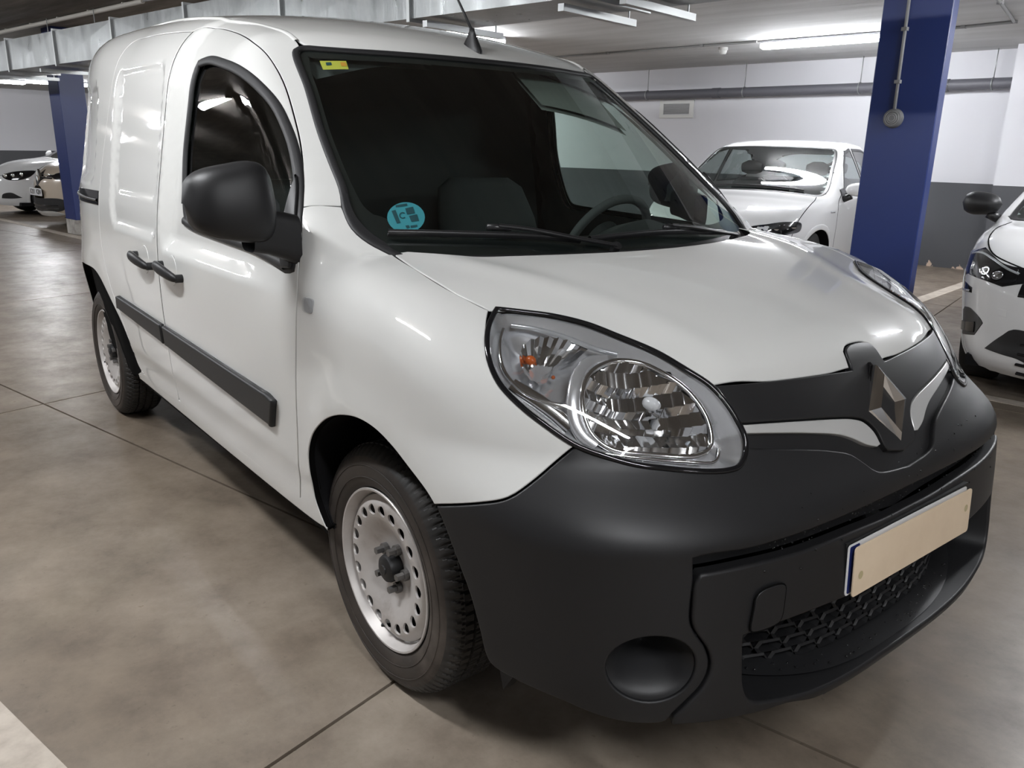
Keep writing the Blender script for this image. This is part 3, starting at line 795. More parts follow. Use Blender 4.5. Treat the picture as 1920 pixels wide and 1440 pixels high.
# honeycomb grille set back in the opening, and the ledge below it
def XG(y): return .872 - .045 - .17 * np.abs(np.asarray(y) / .56) ** 3.0
b = MB(); cw, chh = .066, .030; z0 = .296
for r_ in range(7):
    for c in range(-9, 10):
        yy = (c + (.5 if r_ % 2 else 0)) * cw; zc = z0 + r_ * chh * 1.0
        if abs(yy) > .53 or zc > gz + .012: continue
        hexo = [(-.5, .0), (-.36, .5), (.36, .5), (.5, 0), (.36, -.5), (-.36, -.5)]; ringp = []
        for sc, sz, dx in ((1.0, 1.0, .0), (.84, .72, .004), (.76, .60, -.03)):
            ringp.append([(float(XG(yy + hy * cw * sc)) + dx, yy + hy * cw * sc, zc + hz * chh * sz) for hy, hz in hexo])
        V = [p for q in ringp for p in q]; Fc = []
        for i in range(6):
            j = (i + 1) % 6; Fc += [(i, j, 6 + j, 6 + i), (6 + i, 6 + j, 12 + j, 12 + i)]
        b.add(V, Fc)
tag(b.build('honeycomb_grille', 'satin_black', CP), kind='stuff')
ys = np.linspace(-.545, .545, 60); zed = .262 + .055 * np.abs(ys / .53) ** 2.5
MB().grid([np.stack([XG(ys) - .035, ys, zed + .020], 1), np.stack([XG(ys), ys, zed + .012], 1), np.stack([XG(ys) + .052, ys, zed + .001], 1)]).build('grille_ledge', 'black_plastic', CP, True)
ys = np.linspace(-.70, .70, 36)
MB().grid([np.stack([XG(ys) - .034, ys, 0 * ys + z], 1) for z in (.22, .50)]).build('radiator_screen', 'gap_dark', CP, True)
for y0 in (-.26, -.06, .14):           # lugs under the lip
    a0, a1 = [bisect(f_lower, np.array([[0, 0, .226]]), np.array([[.8, y, 0]]), .3, 1.4)[0] for y in (y0, y0 + .12)]
    i0, i1 = a0 - [.06, 0, 0], a1 - [.06, 0, 0]; dz = np.array([0, 0, .009])
    MB().add([a0, a1, i1, i0, a0 - dz + [-.01, .015, 0], a1 - dz + [-.01, -.015, 0], i1 - dz, i0 - dz], [(0, 1, 2, 3), (4, 5, 6, 7), (0, 1, 5, 4), (1, 2, 6, 5), (2, 3, 7, 6), (3, 0, 4, 7)]).build('lip_lug', 'black_plastic', CP)
# tow-eye cover (vehicle's right side only)
TOWL = catmull(SPHL.to(CX([(1407, 1135), (1411, 1115), (1422, 1103), (1458, 1091), (1465, 1095), (1464, 1115), (1457, 1155), (1450, 1164), (1408, 1180), (1401, 1178)])), .008, True)
panel('tow_eye_cover', [TOWL], SPHL.ev, 'black_plastic', CP, h=.02, gap=.0008, r=.0022, depth=.006, off=.0125)
Pt, Nt = SPHL.ev(TOWL); ribbon('cover_gap', Pt + Nt * .010, Nt, .004, .0012, 'gap_dark', CP, True)

# ---- grille surround: recessed bed, wing, silver strips, badge
EB = CX([(1340, 724), (1447, 715), (1547, 702), (1596, 692)])
tabz = float(np.mean(EB[-1:, 2]))
def poly_half(pts3, centre_idx):
    L = SPHL.to(np.asarray(pts3)); 
    for i in centre_idx: L[i, 0] = 0.
    return L
def hpt(x, y): return HOOD.ev(np.array([[x, y]]))[0][0]
hx = HEDGE[3][0]
TAB = [hpt(hx + .002, -.069), hpt(hx - .024, -.058), hpt(hx - .034, -.036), hpt(hx - .037, -.0005)]
bed = np.concatenate([EB[:1], EB[1:3], TAB, [yc(btz)], BTOP[::-1], HLP[[10, 9, 8]]])
BED = panel('grille_bed', [symloop(SPHL.to(bed), 6, .014, [0, 3, 8 + len(BTOP) - 1])], SPHL.ev, 'satin_black', van, h=.03, gap=-.004, r=.002, depth=.03, off=-.012)
sil_top = CX([(1384, 793), (1450, 789), (1513, 785), (1565, 782), (1598, 782), (1622, 788), (1642, 806), (1656, 834)])
wing = np.concatenate([EB[:1], EB[1:3], TAB, [yc(.700)], CX([(1664, 845)]), sil_top[::-1], HLP[[9, 8]]])
panel('grille_wing', [symloop(SPHL.to(wing), 6, .012, [0, 3, 8, 16])], SPHL.ev, 'satin_black', BED, h=.02, gap=0., r=.0035, depth=.025, off=.003)
def silver(mir):
    sil = CX([(1388, 796), (1450, 792), (1513, 788), (1565, 785), (1597, 785), (1620, 791), (1640, 810), (1652, 833), (1646, 838), (1627, 834), (1600, 822), (1573, 815), (1513, 812), (1450, 812), (1394, 813)])
    panel('silver_strip', [catmull(SPHL.to(sil), .01, True, [0, 7, 8, 14])], SPHL.ev, 'silver_paint', BED, h=.015, gap=.0005, r=.003, depth=.015, off=.000, mirror=mir)
pair(silver)
# diamond badge: faceted ring standing in the wing
bz = .789; bt = yc(bz + .078); bb_ = yc(bz - .078)
up = (bt - bb_); up /= np.linalg.norm(up); sd = np.array([0, 1., 0]); nn = np.cross(sd, up); nn = nn if nn[0] > 0 else -nn
bt = ony(1636, 688, 0); bb_ = ony(1679, 832, 0); up = bt - bb_; up /= np.linalg.norm(up); nn = np.cross(sd, up); nn = nn if nn[0] > 0 else -nn
bc = (bt + bb_) / 2 + nn * .004
def dia(hh, hw, lift, tipw=.10):
    # six-sided diamond: cut tips top and bottom like the pressed badge
    return [bc + up * hh + nn * lift, bc + sd * hw + nn * lift, bc - up * hh + nn * lift, bc - sd * hw + nn * lift]
def ring(*loops):
    b = MB(); V = [p for l in loops for p in l]; Fc = []
    for k in range(len(loops) - 1):
        for i in range(4): j = (i + 1) % 4; Fc.append((4 * k + i, 4 * k + j, 4 * k + 4 + j, 4 * k + 4 + i))
    return b.add(V, Fc)
badge = ring(dia(.092, .080, -.02), dia(.092, .080, .004), dia(.088, .0765, .009), dia(.066, .052, .018), dia(.044, .030, .006), dia(.042, .028, -.016)).build('diamond_badge', 'chrome', van)
ring(dia(.103, .090, -.02), dia(.100, .087, -.005), dia(.094, .082, -.005), dia(.093, .081, -.02)).build('badge_pocket_rim', 'gloss_black', badge)
ring(dia(.044, .028, -.001), dia(.001, .001, -.001)).build('badge_core', 'satin_black', badge)

# ---- licence plate: blank cream cover over a bordered plate
pl = np.array([.884, 0, .510]); tl = math.radians(3.5); yw = -.012
pu = np.array([-math.sin(tl), 0, math.cos(tl)]); pr = np.array([-yw, 1, 0]); pr /= np.linalg.norm(pr); pn = np.cross(pr, pu); pn = pn if pn[0] > 0 else -pn
def plate(name, c, w, h_, th, mat, par, rad=.008):
    a = []
    for sx, sz, q0 in ((1, 1, 0), (-1, 1, 90), (-1, -1, 180), (1, -1, 270)):
        for q in range(0, 91, 30):
            t = math.radians(q0 + q); a.append((sx * (w / 2 - rad) + rad * math.cos(t), sz * (h_ / 2 - rad) + rad * math.sin(t)))
    f = [c + pr * x + pu * z + pn * th for x, z in a]; k = [c + pr * x + pu * z for x, z in a]; n = len(a)
    return MB().add(f + k, [tuple(range(n)), tuple(range(n, 2 * n))[::-1]] + [(i, n + i, n + (i + 1) % n, (i + 1) % n) for i in range(n)]).build(name, mat, par)
pm = MB().box((-.27, -.05, -.012), (.27, .062, .0), Matrix(((pr[0], pu[0], pn[0], pl[0] - .008), (pr[1], pu[1], pn[1], 0), (pr[2], pu[2], pn[2], pl[2]), (0, 0, 0, 1)))).build('plate_mount', 'black_plastic', CP)
p0 = plate('licence_plate', pl - pn * .006 + pu * .002 - pr * .006, .525, .112, .0015, 'plate_white', van)
plate('blue_band', pl - pn * .0045 + pu * .002 - pr * .244, .036, .104, .0008, 'plate_blue', p0, .004)
p1 = plate('blank_cover', pl + pn * .004, .520, .110, .0025, 'plate_cream', p0)
for yy, zz in ((-.232, -.012), (.236, .010)):
    MB().add([pl + pn * .0070 + pr * (yy + .009 * math.cos(t)) + pu * (zz + .009 * math.sin(t)) for t in np.linspace(0, 6.28, 14, endpoint=False)], [tuple(range(14))]).build('screw_cap', 'plate_stain', p1)

# ---- headlights
def headlight(mir):
    L = catmull(SPHL.to(HLP), .012, True, [0])
    base = panel('headlight', [L], SPHL.ev, 'lens_clear', van, h=.025, gap=.004, r=.003, depth=.004, off=.006, mirror=mir)
    P, N = SPHL.ev(L); ribbon('headlight_gasket', P, N, .011, .005, 'gloss_black', base, True, mir)
    # bucket: falls away behind the lens
    MRX = catmull(SPHL.to(CX([(1104, 700), (1140, 678), (1190, 680), (1240, 700), (1290, 735), (1322, 780), (1330, 826), (1300, 842), (1230, 846), (1160, 838), (1120, 812), (1102, 770), (1099, 730)])), .01, True)
    def deep(ab): return -np.minimum(.006 + .95 * edist(ab, L), .055 + .06 * inside(ab, MRX))
    OV, T, rings = cdt([L], .018); Pb, Nb = SPHL.ev(OV); Pb = Pb + Nb * deep(OV)[:, None]
    mk('lamp_bucket', Pb, [tuple(t) for t in T], 'bezel_silver', base, mirror=mir)
    # main reflector: stepped facets in a bowl looking forward
    px_c = SPHL.to(CX([(1196, 772)]))[0]
    MR = catmull(SPHL.to(CX([(1104, 700), (1140, 678), (1190, 680), (1240, 700), (1290, 735), (1322, 780), (1330, 826), (1300, 842), (1230, 846), (1160, 838), (1120, 812), (1102, 770), (1099, 730)])), .006, True)
    b = MB(); lo, hi = MR.min(0), MR.max(0); cen = (lo + hi) / 2; nu, nv = 15, 9; sk = .25
    def refl(ab):
        Pq, Nq = SPHL.ev(ab); e = edist(ab, MR); ins = inside(ab, MR); d = np.where(ins, np.minimum(.016 + .9 * e, .075), .012); return Pq - Nq * d[:, None], ins
    us_ = np.linspace(lo[0] - .01, hi[0] + .01, nu + 1); vs_ = np.linspace(lo[1] - .01, hi[1] + .01, nv + 1)
    for iu in range(nu):
        for iv in range(nv):
            # each facet is a small cylinder strip bowed about its upright axis
            q = np.linspace(0, 1, 5); A = us_[iu] + (us_[iu + 1] - us_[iu]) * q; B0, B1 = vs_[iv], vs_[iv + 1]
            top_ = np.stack([A, np.full(5, B1)], 1); bot_ = np.stack([A, np.full(5, B0)], 1)
            Pt_, it = refl(top_); Pb_, ib = refl(bot_)
            if not (it.any() or ib.any()): continue
            bow_ = (.005 * (1 - (2 * q - 1) ** 2) + .005 * (q - .5) + .004 * ((iu + iv) % 2))[:, None] * np.array([-.8, -.3, 0])
            tilt_ = np.array([.006 * (-1) ** iv, 0, 0])
            b.add(list(Pt_ + bow_ + tilt_) + list(Pb_ + bow_ - tilt_), [(k_, k_ + 1, 6 + k_, 5 + k_) for k_ in range(4)])
    b.build('main_reflector', 'reflector_chrome', base, True, mir)
    # silver divider arc and bezel round the main lamp
    for pts, w, nm, m_, lift, cl in (([(1140, 664), (1108, 670), (1088, 692), (1079, 722), (1076, 757), (1081, 793), (1094, 818), (1118, 838)], .026, 'divider_arc', 'bezel_silver', -.012, False),
                                 ([(1110, 690), (1150, 669), (1200, 672), (1250, 695), (1300, 735), (1332, 785), (1338, 836), (1316, 851), (1230, 852), (1150, 843), (1112, 815), (1095, 770), (1094, 725)], .011, 'lamp_bezel', 'chrome', -.013, True),
                                 ([(960, 600), (1000, 606), (1060, 622), (1120, 645), (1160, 655)], .010, 'upper_bezel', 'bezel_dull', -.014, False),
                                 ([(945, 610), (938, 640), (945, 690), (985, 735), (1040, 755), (1076, 762)], .008, 'indicator_bezel', 'chrome', -.012, False),
                                 ([(958, 716), (1000, 742), (1040, 772), (1070, 800)], .030, 'lower_bezel', 'reflector_chrome', -.018, False),
                                 ([(1130, 850), (1200, 858), (1280, 864), (1345, 862), (1352, 840)], .007, 'base_bezel', 'chrome', -.008, False)):
        ab = catmull(SPHL.to(CX(pts)), .008, cl); Pq, Nq = SPHL.ev(ab); ribbon(nm, Pq + Nq * lift, Nq, w, .006, m_, base, cl, mir)
    # indicator bowl, ribbed, with its amber bulb
    ic = SPHL.to(CX([(1012, 660)]))[0]; a = np.linspace(0, 2 * math.pi, 40, endpoint=False); G = []
    IR = SPHL.to(CX([(975, 660), (985, 635), (1010, 622), (1050, 624), (1100, 634), (1108, 642), (1070, 655), (1040, 680), (1020, 715), (995, 705), (980, 685)])); IR = catmull(IR, .005, True); IR = IR[np.linspace(0, len(IR), 40, endpoint=False).astype(int)]
    c0 = SPHL.to(CX([(1012, 665)]))[0]
    for k in range(7):
        q = 1 - k / 6.; ab = c0 + (IR - c0) * q; Pq, Nq = SPHL.ev(ab); wob = .003 * (-1) ** np.arange(40)
        G.append(Pq - Nq * (.014 + .05 * (1 - q * q) + wob * q)[:, None])
    MB().grid(G, wrap_v=True).build('indicator_reflector', 'reflector_chrome', base, False, mir)
    def ball(px, depth, rad, nm, mat, sq=1.):
        Pq, Nq = SPHL.ev(SPHL.to(CX([px]))); c = Pq[0] - Nq[0] * depth
        th = np.linspace(0, math.pi, 9); G = [[c + rad * np.array([math.cos(t) * sq, math.sin(t) * math.cos(f), math.sin(t) * math.sin(f)]) for f in np.linspace(0, 2 * math.pi, 14, endpoint=False)] for t in th]
        MB().grid(G, wrap_v=True).build(nm, mat, base, True, mir)
    ball((998, 652), .034, .010, 'indicator_bulb', 'amber', 1.3)
    ball((1040, 690), .03, .004, 'indicator_glint', 'amber', 1.)
    ball((1236, 738), .050, .014, 'bulb_shield', 'bulb_white', 1.5)
    return base
HEAD = pair(headlight)

# water droplets left along the slot and on the grille ledge
b = MB()
def drop(P0, N0, r_):
    t1 = np.cross(N0, [.3, .2, 1.]); t1 /= np.linalg.norm(t1); t2 = np.cross(N0, t1); V = []
    for k_, (rr, hh_) in enumerate(((1., 0.), (.8, .35), (.4, .55))): V += [P0 + r_ * (rr * (math.cos(q) * t1 + math.sin(q) * t2) + hh_ * N0) for q in np.linspace(0, 2 * math.pi, 7)[:-1]]
    b.add(V, [(k_ * 6 + i_, k_ * 6 + (i_ + 1) % 6, k_ * 6 + 6 + (i_ + 1) % 6, k_ * 6 + 6 + i_) for k_ in range(2) for i_ in range(6)] + [tuple(range(12, 18))])
for k_ in range(130):
    y_ = rng.uniform(-.52, .52); z_ = zl + rng.uniform(-.004, .03) if k_ % 3 else rng.uniform(.55, .70)
    Pd = bisect(f_lower, np.array([[0, 0, z_]]), np.array([[.8, y_, 0]]), .3, 1.5); drop(Pd[0] + (grad(f_lower, Pd)[0] * .007 if z_ < zl + .002 else grad(f_lower, Pd)[0] * (-.020 if zl + .002 < z_ < zu else .0)), grad(f_lower, Pd)[0], rng.uniform(.0012, .0028))
for k_ in range(70):
    y_ = rng.uniform(-.52, .45); drop(np.array([float(XG(y_)) + rng.uniform(.006, .045), y_, .262 + .055 * abs(y_ / .53) ** 2.5 + .0085]), np.array([.2, 0, .98]), rng.uniform(.0014, .0032))
tag(b.build('water_droplets', 'gloss_black', BUMP, True), kind='stuff')
# small deflector hanging behind the bumper corner
for mir in (False, True):
    MB().add([(.40, -.80, .30), (.47, -.78, .28), (.43, -.80, .205), (.40, -.77, .30), (.47, -.75, .28), (.43, -.77, .205)], [(0, 1, 2), (3, 5, 4), (0, 3, 4, 1), (1, 4, 5, 2), (2, 5, 3, 0)]).build('air_deflector', 'black_plastic', BUMP, False, mir)

# ================================================================== wheels
def make_wheel():
    """returns the tyre object at the origin (axis along y, outside towards -y) with its sub-parts"""
    Ro = .3175; hw = .0975
    prof = [(.205, -.074), (.212, -.084), (.225, -.0925), (.245, -.0970), (.262, -.0975), (.276, -.0960), (.290, -.0905), (.300, -.0835), (.3085, -.0755), (.3135, -.066), (.3155, -.058)]
    tread = []
    for y0, y1 in ((-.058, -.036), (-.028, -.004), (.004, .028), (.036, .058)):
        tread += [(.3158 + .0017, y0), (.3158 + .0017, y1)]
        if y1 < .05: tread += [(.3095, y1 + .001), (.3095, {-.036: -.029, -.004: .003, .028: .035}[y1])]
    full = prof + tread + [(r, -o) for r, o in prof[::-1]]
    nseg = 480; A = np.linspace(0, 2 * math.pi, nseg, endpoint=False); G = []
    for i, a in enumerate(A):
        row = []
        for k, (r, o) in enumerate(full):
            ph = i % 4; sk = int(round(o * 60))
            isT = r > .3165
            sh = .300 <= r <= .3160
            d = 0.
            if (isT or (sh and r > .305)) and ((i + sk) % 6 == 0): d = -.0075 if isT else -.006
            if sh and (i % 6 == 0): d = -.003
            row.append(((r + d) * math.cos(a), o, (r + d) * math.sin(a)))
        G.append(row)
    t = MB().grid(G, wrap_u=True).build('tyre', 'tyre_rubber', None, True, angle=28)
    me = t.data; me.materials.append(MATS['tyre_wall'])
    npf = len(full) - 1
    mi = [1 if (p.index % npf) < 6 or (p.index % npf) >= npf - 6 else 0 for p in me.polygons]; me.polygons.foreach_set('material_index', mi)
    # raised rings on the side wall
    for r_, o_ in ((.2395, -.0966), (.2700, -.0972)):
        MB().tube([(r_ * math.cos(a), o_, r_ * math.sin(a)) for a in np.linspace(0, 2 * math.pi, 96, endpoint=False)], .0012, 6, True).build('wall_ring', 'tyre_wall', t, True)
    # rim barrel and flange
    rp = [(.2085, -.0830), (.2100, -.0870), (.2085, -.0895), (.2040, -.0890), (.2020, -.0850), (.1985, -.0740), (.1930, -.0660), (.1890, -.0560), (.1890, -.050), (.178, -.016), (.176, .03), (.188, .05), (.206, .08), (.209, .086)]
    MB().grid(revolve(rp, 96), wrap_u=True).build('rim', 'steel_wheel', t, True, angle=40)
    # pressed disc with the round vent holes
    def zr(r): return np.interp(r, [.030, .046, .060, .075, .095, .115, .135, .150, .160, .168, .178, .187], [-.030, -.030, -.036, -.043, -.048, -.0495, -.046, -.042, -.040, -.034, -.026, -.024])
    zs = spl([.028, .046, .060, .078, .098, .118, .136, .150, .160, .170, .180, .188], [-.046, -.046, -.047, -.051, -.060, -.070, -.0775, -.0805, -.0810, -.078, -.070, -.064])
    circ = lambda r, n, c=(0, 0): np.stack([c[0] + r * np.cos(np.linspace(0, 2 * math.pi, n, endpoint=False)), c[1] + r * np.sin(np.linspace(0, 2 * math.pi, n, endpoint=False))], 1)
    loops = [circ(.188, 120)]
    for k in range(20):
        a = 2 * math.pi * (k + .3) / 20; c = (.153 * math.cos(a), .153 * math.sin(a)); e = circ(1, 18)
        rad, tan = np.array([math.cos(a), math.sin(a)]), np.array([-math.sin(a), math.cos(a)])
        loops.append(np.array(c) + e[:, :1] * rad * .0135 + e[:, 1:] * tan * .0155)
    def evd(ab):
        r = np.hypot(ab[:, 0], ab[:, 1]); o = zs(r); e = .0015; d = (zs(r + e) - zs(r - e)) / (2 * e)
        N = np.stack([d * ab[:, 0] / (r + 1e-9), -np.ones(len(r)), d * ab[:, 1] / (r + 1e-9)], 1); N /= np.linalg.norm(N, axis=1)[:, None]
        return np.stack([ab[:, 0], o, ab[:, 1]], 1), N
    loops = [loops[0]] + loops[1:]
    panel('rim_disc', loops, evd, 'steel_wheel', t, h=.009, gap=0., r=.0012, depth=.004, free=(0,))
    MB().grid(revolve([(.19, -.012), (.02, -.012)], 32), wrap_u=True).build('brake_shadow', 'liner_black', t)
    # hub cap and bolts
    hc = [(.036, -.046), (.036, -.072), (.033, -.079), (.026, -.083), (.013, -.084), (.012, -.087), (.0001, -.087)]
    MB().grid(revolve(hc, 40), wrap_u=True).build('hub_cap', 'black_plastic', t, True, angle=35)
    for k in range(5):
        a = 2 * math.pi * k / 5 + .35; c = np.array([.054 * math.cos(a), 0, .054 * math.sin(a)])
        b = MB(); n = 12
        for r0, o0, r1, o1 in ((.0145, -.048, .0145, -.060), (.0095, -.060, .0095, -.080)):
            q = np.linspace(0, 2 * math.pi, 7)[:-1] if r0 < .01 else np.linspace(0, 2 * math.pi, 13)[:-1]
            V = [c + [r0 * math.cos(x), o0, r0 * math.sin(x)] for x in q] + [c + [r1 * math.cos(x), o1, r1 * math.sin(x)] for x in q]; m = len(q)
            b.add(V, [(i, (i + 1) % m, m + (i + 1) % m, m + i) for i in range(m)] + [tuple(range(m, 2 * m))])
        b.build('wheel_bolt', 'bolt_steel', t)
    va = math.radians(-75); vp = np.array([.178 * math.cos(va), -.052, .178 * math.sin(va)])
    MB().tube([vp + [0, .012, 0], vp, vp + [-.004, -.032, .012]], [.006, .0055, .0045], 8).build('valve', 'rubber', t, True)
    return t
w0 = make_wheel()
for i, (x, y, steer) in enumerate(((0, -.7605, 0), (-2.697, -.7665, 0), (0, .7605, 0), (-2.697, .7665, 0))):
    w = w0 if i == 0 else copy_tree(w0)
    w.parent = van; w.location = (x, y, .3145); w.rotation_euler = (0, [.35, 1.3, 2., .6][i], 0 if y < 0 else math.pi)

# ================================================================== door mirrors
def mirror_unit(mir):
    par = DOOR[mir]
    # housing: rounded-box sections stacked outward from the door
    c0 = np.array([-.335, -1.035, 1.190])
    n_before = set(bpy.data.objects)
    ys = np.linspace(-1, 1, 22); G = []
    na = 40; ang = np.linspace(0, 2 * math.pi, na, endpoint=False)
    for t in ys:
        y = c0[1] - t * .098
        prof = (1 - abs(t) ** 4.) ** (1 / 2.6) if abs(t) < 1 else 0
        hz = .088 * prof * (1 - .20 * t); hx = .062 * prof
        row = []
        for a in ang:
            cx, sx = math.cos(a), math.sin(a); ex = .52
            px = np.sign(cx) * abs(cx) ** ex; pz = np.sign(sx) * abs(sx) ** ex
            fx = hx * px * (1.0 if px > 0 else .55)
            row.append((c0[0] + fx - .020 * t - .03 * (t * .5) ** 2 - .02 * max(0, pz) , y, c0[2] + hz * pz - .002 * t))
        G.append(row)
    o = MB().grid(G, wrap_v=True).build('door_mirror', 'black_plastic', par, True, mir)
    # lower body and arm to the sail plate
    A = np.array([[-.335, -1.00, 1.125], [-.335, -.96, 1.120], [-.328, -.92, 1.110], [-.322, -.885, 1.095]])
    G = []
    for k, p in enumerate(A):
        hz = [.052, .054, .058, .064][k]; hx = [.045, .042, .040, .038][k]
        G.append([(p[0] + hx * np.sign(math.cos(a)) * abs(math.cos(a)) ** .5, p[1], p[2] + hz * np.sign(math.sin(a)) * abs(math.sin(a)) ** .5) for a in np.linspace(0, 2 * math.pi, 24, endpoint=False)])
    MB().grid(G, wrap_v=True).build('mirror_arm', 'black_plastic', o, True, mir)
    # sail plate in the window's front corner
    P = cast([(557, 330), (561, 350), (559, 401), (555, 462), (550, 503), (533, 503), (530, 470), (538, 400), (551, 345)])
    panel('mirror_sail', [outline(TUBE, P, .012, [4, 5])], TUBE.ev, 'black_plastic', o, h=.02, gap=0, r=.006, depth=.012, off=.012, mirror=mir)
    qa = np.linspace(0, 2 * math.pi, 32, endpoint=False)
    MB().add([(c0[0] - .034, c0[1] - .078 * np.sign(math.cos(q)) * abs(math.cos(q)) ** .5, c0[2] + .062 * np.sign(math.sin(q)) * abs(math.sin(q)) ** .5) for q in qa], [tuple(range(32))]).build('mirror_glass', 'chrome', o, False, mir)
    if mir:    # the far mirror is folded back against its door
        M = Matrix.Translation((-.56, .905, 0)) @ Matrix.Rotation(math.radians(86), 4, 'Z') @ Matrix.Translation((.34, -.93, 0))
        for q in [o] + [c for c in o.children if c.name.startswith(('mirror_arm', 'mirror_glass'))]: q.data.transform(M)
pair(mirror_unit)
# waist seal strip under the window
def waist(mir):
    C = cast([(535, 497), (483, 470), (422, 447), (361, 424), (346, 414)]); C = TUBE.ev(catmull(TUBE.to(C), .03))[0]
    ribbon('waist_seal', C, grad(f_tube, C), .026, .010, 'rubber', DOOR[mir], False, mir)
pair(waist)

# ================================================================== wipers, aerial, stickers
def screen_pts(px): return cast(px, f_windscreen)
def wiper(pxblade, pxarm, piv):
    B = catmull(screen_pts(pxblade), .03); N = np.tile(grad(f_windscreen, B.mean(0)[None])[0], (len(B), 1))
    o = ribbon('wiper', B + N * .012, N, .014, .010, 'satin_black', van, False)
    MB().tube(B + N * .006, .004, 6).build('wiper_rubber', 'rubber', o, True)
    A = catmull(screen_pts(pxarm), .03); NA = np.tile(N[0], (len(A), 1)); k = np.linspace(0, 1, len(A))[:, None]
    ribbon('wiper_arm', A + NA * (.028 - .0 * k), NA, .012, .006, 'satin_black', o, False)
    c = A[0] + NA[0] * .02
    MB().tube([c - NA[0] * .03, c + NA[0] * .010], .014, 12).build('wiper_pivot', 'satin_black', o, True, angle=40)
    m = A[-1] + NA[0] * .022
    MB().tube([m + (B[-1] - B[0]) / np.linalg.norm(B[-1] - B[0]) * -.03, m + (B[-1] - B[0]) / np.linalg.norm(B[-1] - B[0]) * .035], .009, 8).build('wiper_joint', 'satin_black', o, True)
wiper([(726, 443), (800, 444), (880, 446), (960, 448), (1040, 452), (1085, 457)], [(1150, 474), (1060, 458), (985, 444), (930, 438)], None)
wiper([(1100, 455), (1170, 447), (1240, 441), (1300, 440), (1350, 441)], [(1372, 452), (1330, 446), (1285, 439), (1250, 436)], None)
ab0 = np.array([-.80, 0.0]); ap = roof_pt(-.80, 0.0)
an = grad(f_roof, ap[None])[0]
fw = np.array([1., 0, 0]) - an * an[0]; fw /= np.linalg.norm(fw); sdw = np.cross(an, fw)
G = []
for h_, l0, l1, w in ((-.004, .052, -.050, .022), (.006, .048, -.048, .019), (.022, .024, -.042, .014), (.040, -.002, -.040, .009), (.055, -.020, -.042, .006)):
    a = np.linspace(0, 2 * math.pi, 20, endpoint=False); cx_ = (l0 + l1) / 2; rx_ = (l0 - l1) / 2
    G.append([ap + an * h_ + fw * (cx_ + rx_ * math.cos(q)) + sdw * w * math.sin(q) for q in a])
b = MB().grid(G, wrap_v=True); b.F.append(tuple(range(80, 100)))
aer = b.build('roof_aerial', 'black_plastic', roof, True)
s0 = ap + an * .05 - fw * .032; dirn = np.array([-.62, 0, .78])
MB().tube([s0, s0 + dirn * .1, s0 + dirn * .22, s0 + dirn * .36], [.0052, .004, .0032, .0028], 8).build('aerial_rod', 'rubber', aer, True)
MB().tube([s0 + dirn * .34, s0 + dirn * .37], [.004, .004], 8).build('aerial_tip', 'rubber', aer, True)
# round emission sticker with its blocks, and the yellow inspection sticker
def stick(name, px, mat, off, par, smooth_=True):
    P = screen_pts(px); L = catmull(SCREEN.to(P), .01, True) if smooth_ else catmull(SCREEN.to(P), .01, True, list(range(len(px))))
    return panel(name, [L], SCREEN.ev, mat, par, h=.03, gap=0, r=.0002, depth=.0002, off=off, free=(0,))
a = np.linspace(0, 2 * math.pi, 28, endpoint=False)
st = stick('emission_sticker', [(761.5 + 35.5 * math.cos(t), 406 + 28.5 * math.sin(t)) for t in a], 'sticker_teal', -.0030, windscreen)
Z = lambda pts: [(540 + x * .46875, 60 + y * .46875) for x, y in pts]
for nm, pts in (('sticker_block', [(469, 703), (500, 696), (508, 722), (477, 728)]), ('sticker_block', [(484, 733), (516, 726), (524, 752), (494, 757)]),
                ('sticker_bar', [(430, 690), (476, 683), (478, 692), (432, 699)]), ('sticker_bar', [(414, 713), (430, 709), (450, 760), (436, 764)]),
                ('sticker_mark', [(470, 772), (484, 770), (488, 780), (476, 784)]), ('sticker_text', [(490, 772), (516, 768), (518, 776), (492, 781)])):
    stick(nm, Z(pts), 'sticker_dark', -.0022, st, False)
cx_, cy_ = Z([(459, 731)])[0]; tt = np.radians(np.linspace(50, 320, 22))
stick('sticker_letter', [(cx_ + 6.6 * math.cos(t), cy_ - 6.2 * math.sin(t)) for t in tt] + [(cx_ + 4.4 * math.cos(t), cy_ - 4.1 * math.sin(t)) for t in tt[::-1]], 'sticker_dark', -.0022, st, False)
sy = stick('inspection_sticker', Z([(126, 112), (232, 112), (243, 145), (140, 147)]), 'sticker_yellow', -.0030, windscreen, False)
stick('sticker_stamp', Z([(150, 119), (172, 118), (176, 129), (154, 131)]), 'sticker_dark', -.0022, sy, False)
stick('sticker_corner', Z([(208, 118), (230, 118), (236, 134), (214, 134)]), 'sticker_orange', -.0022, sy, False)

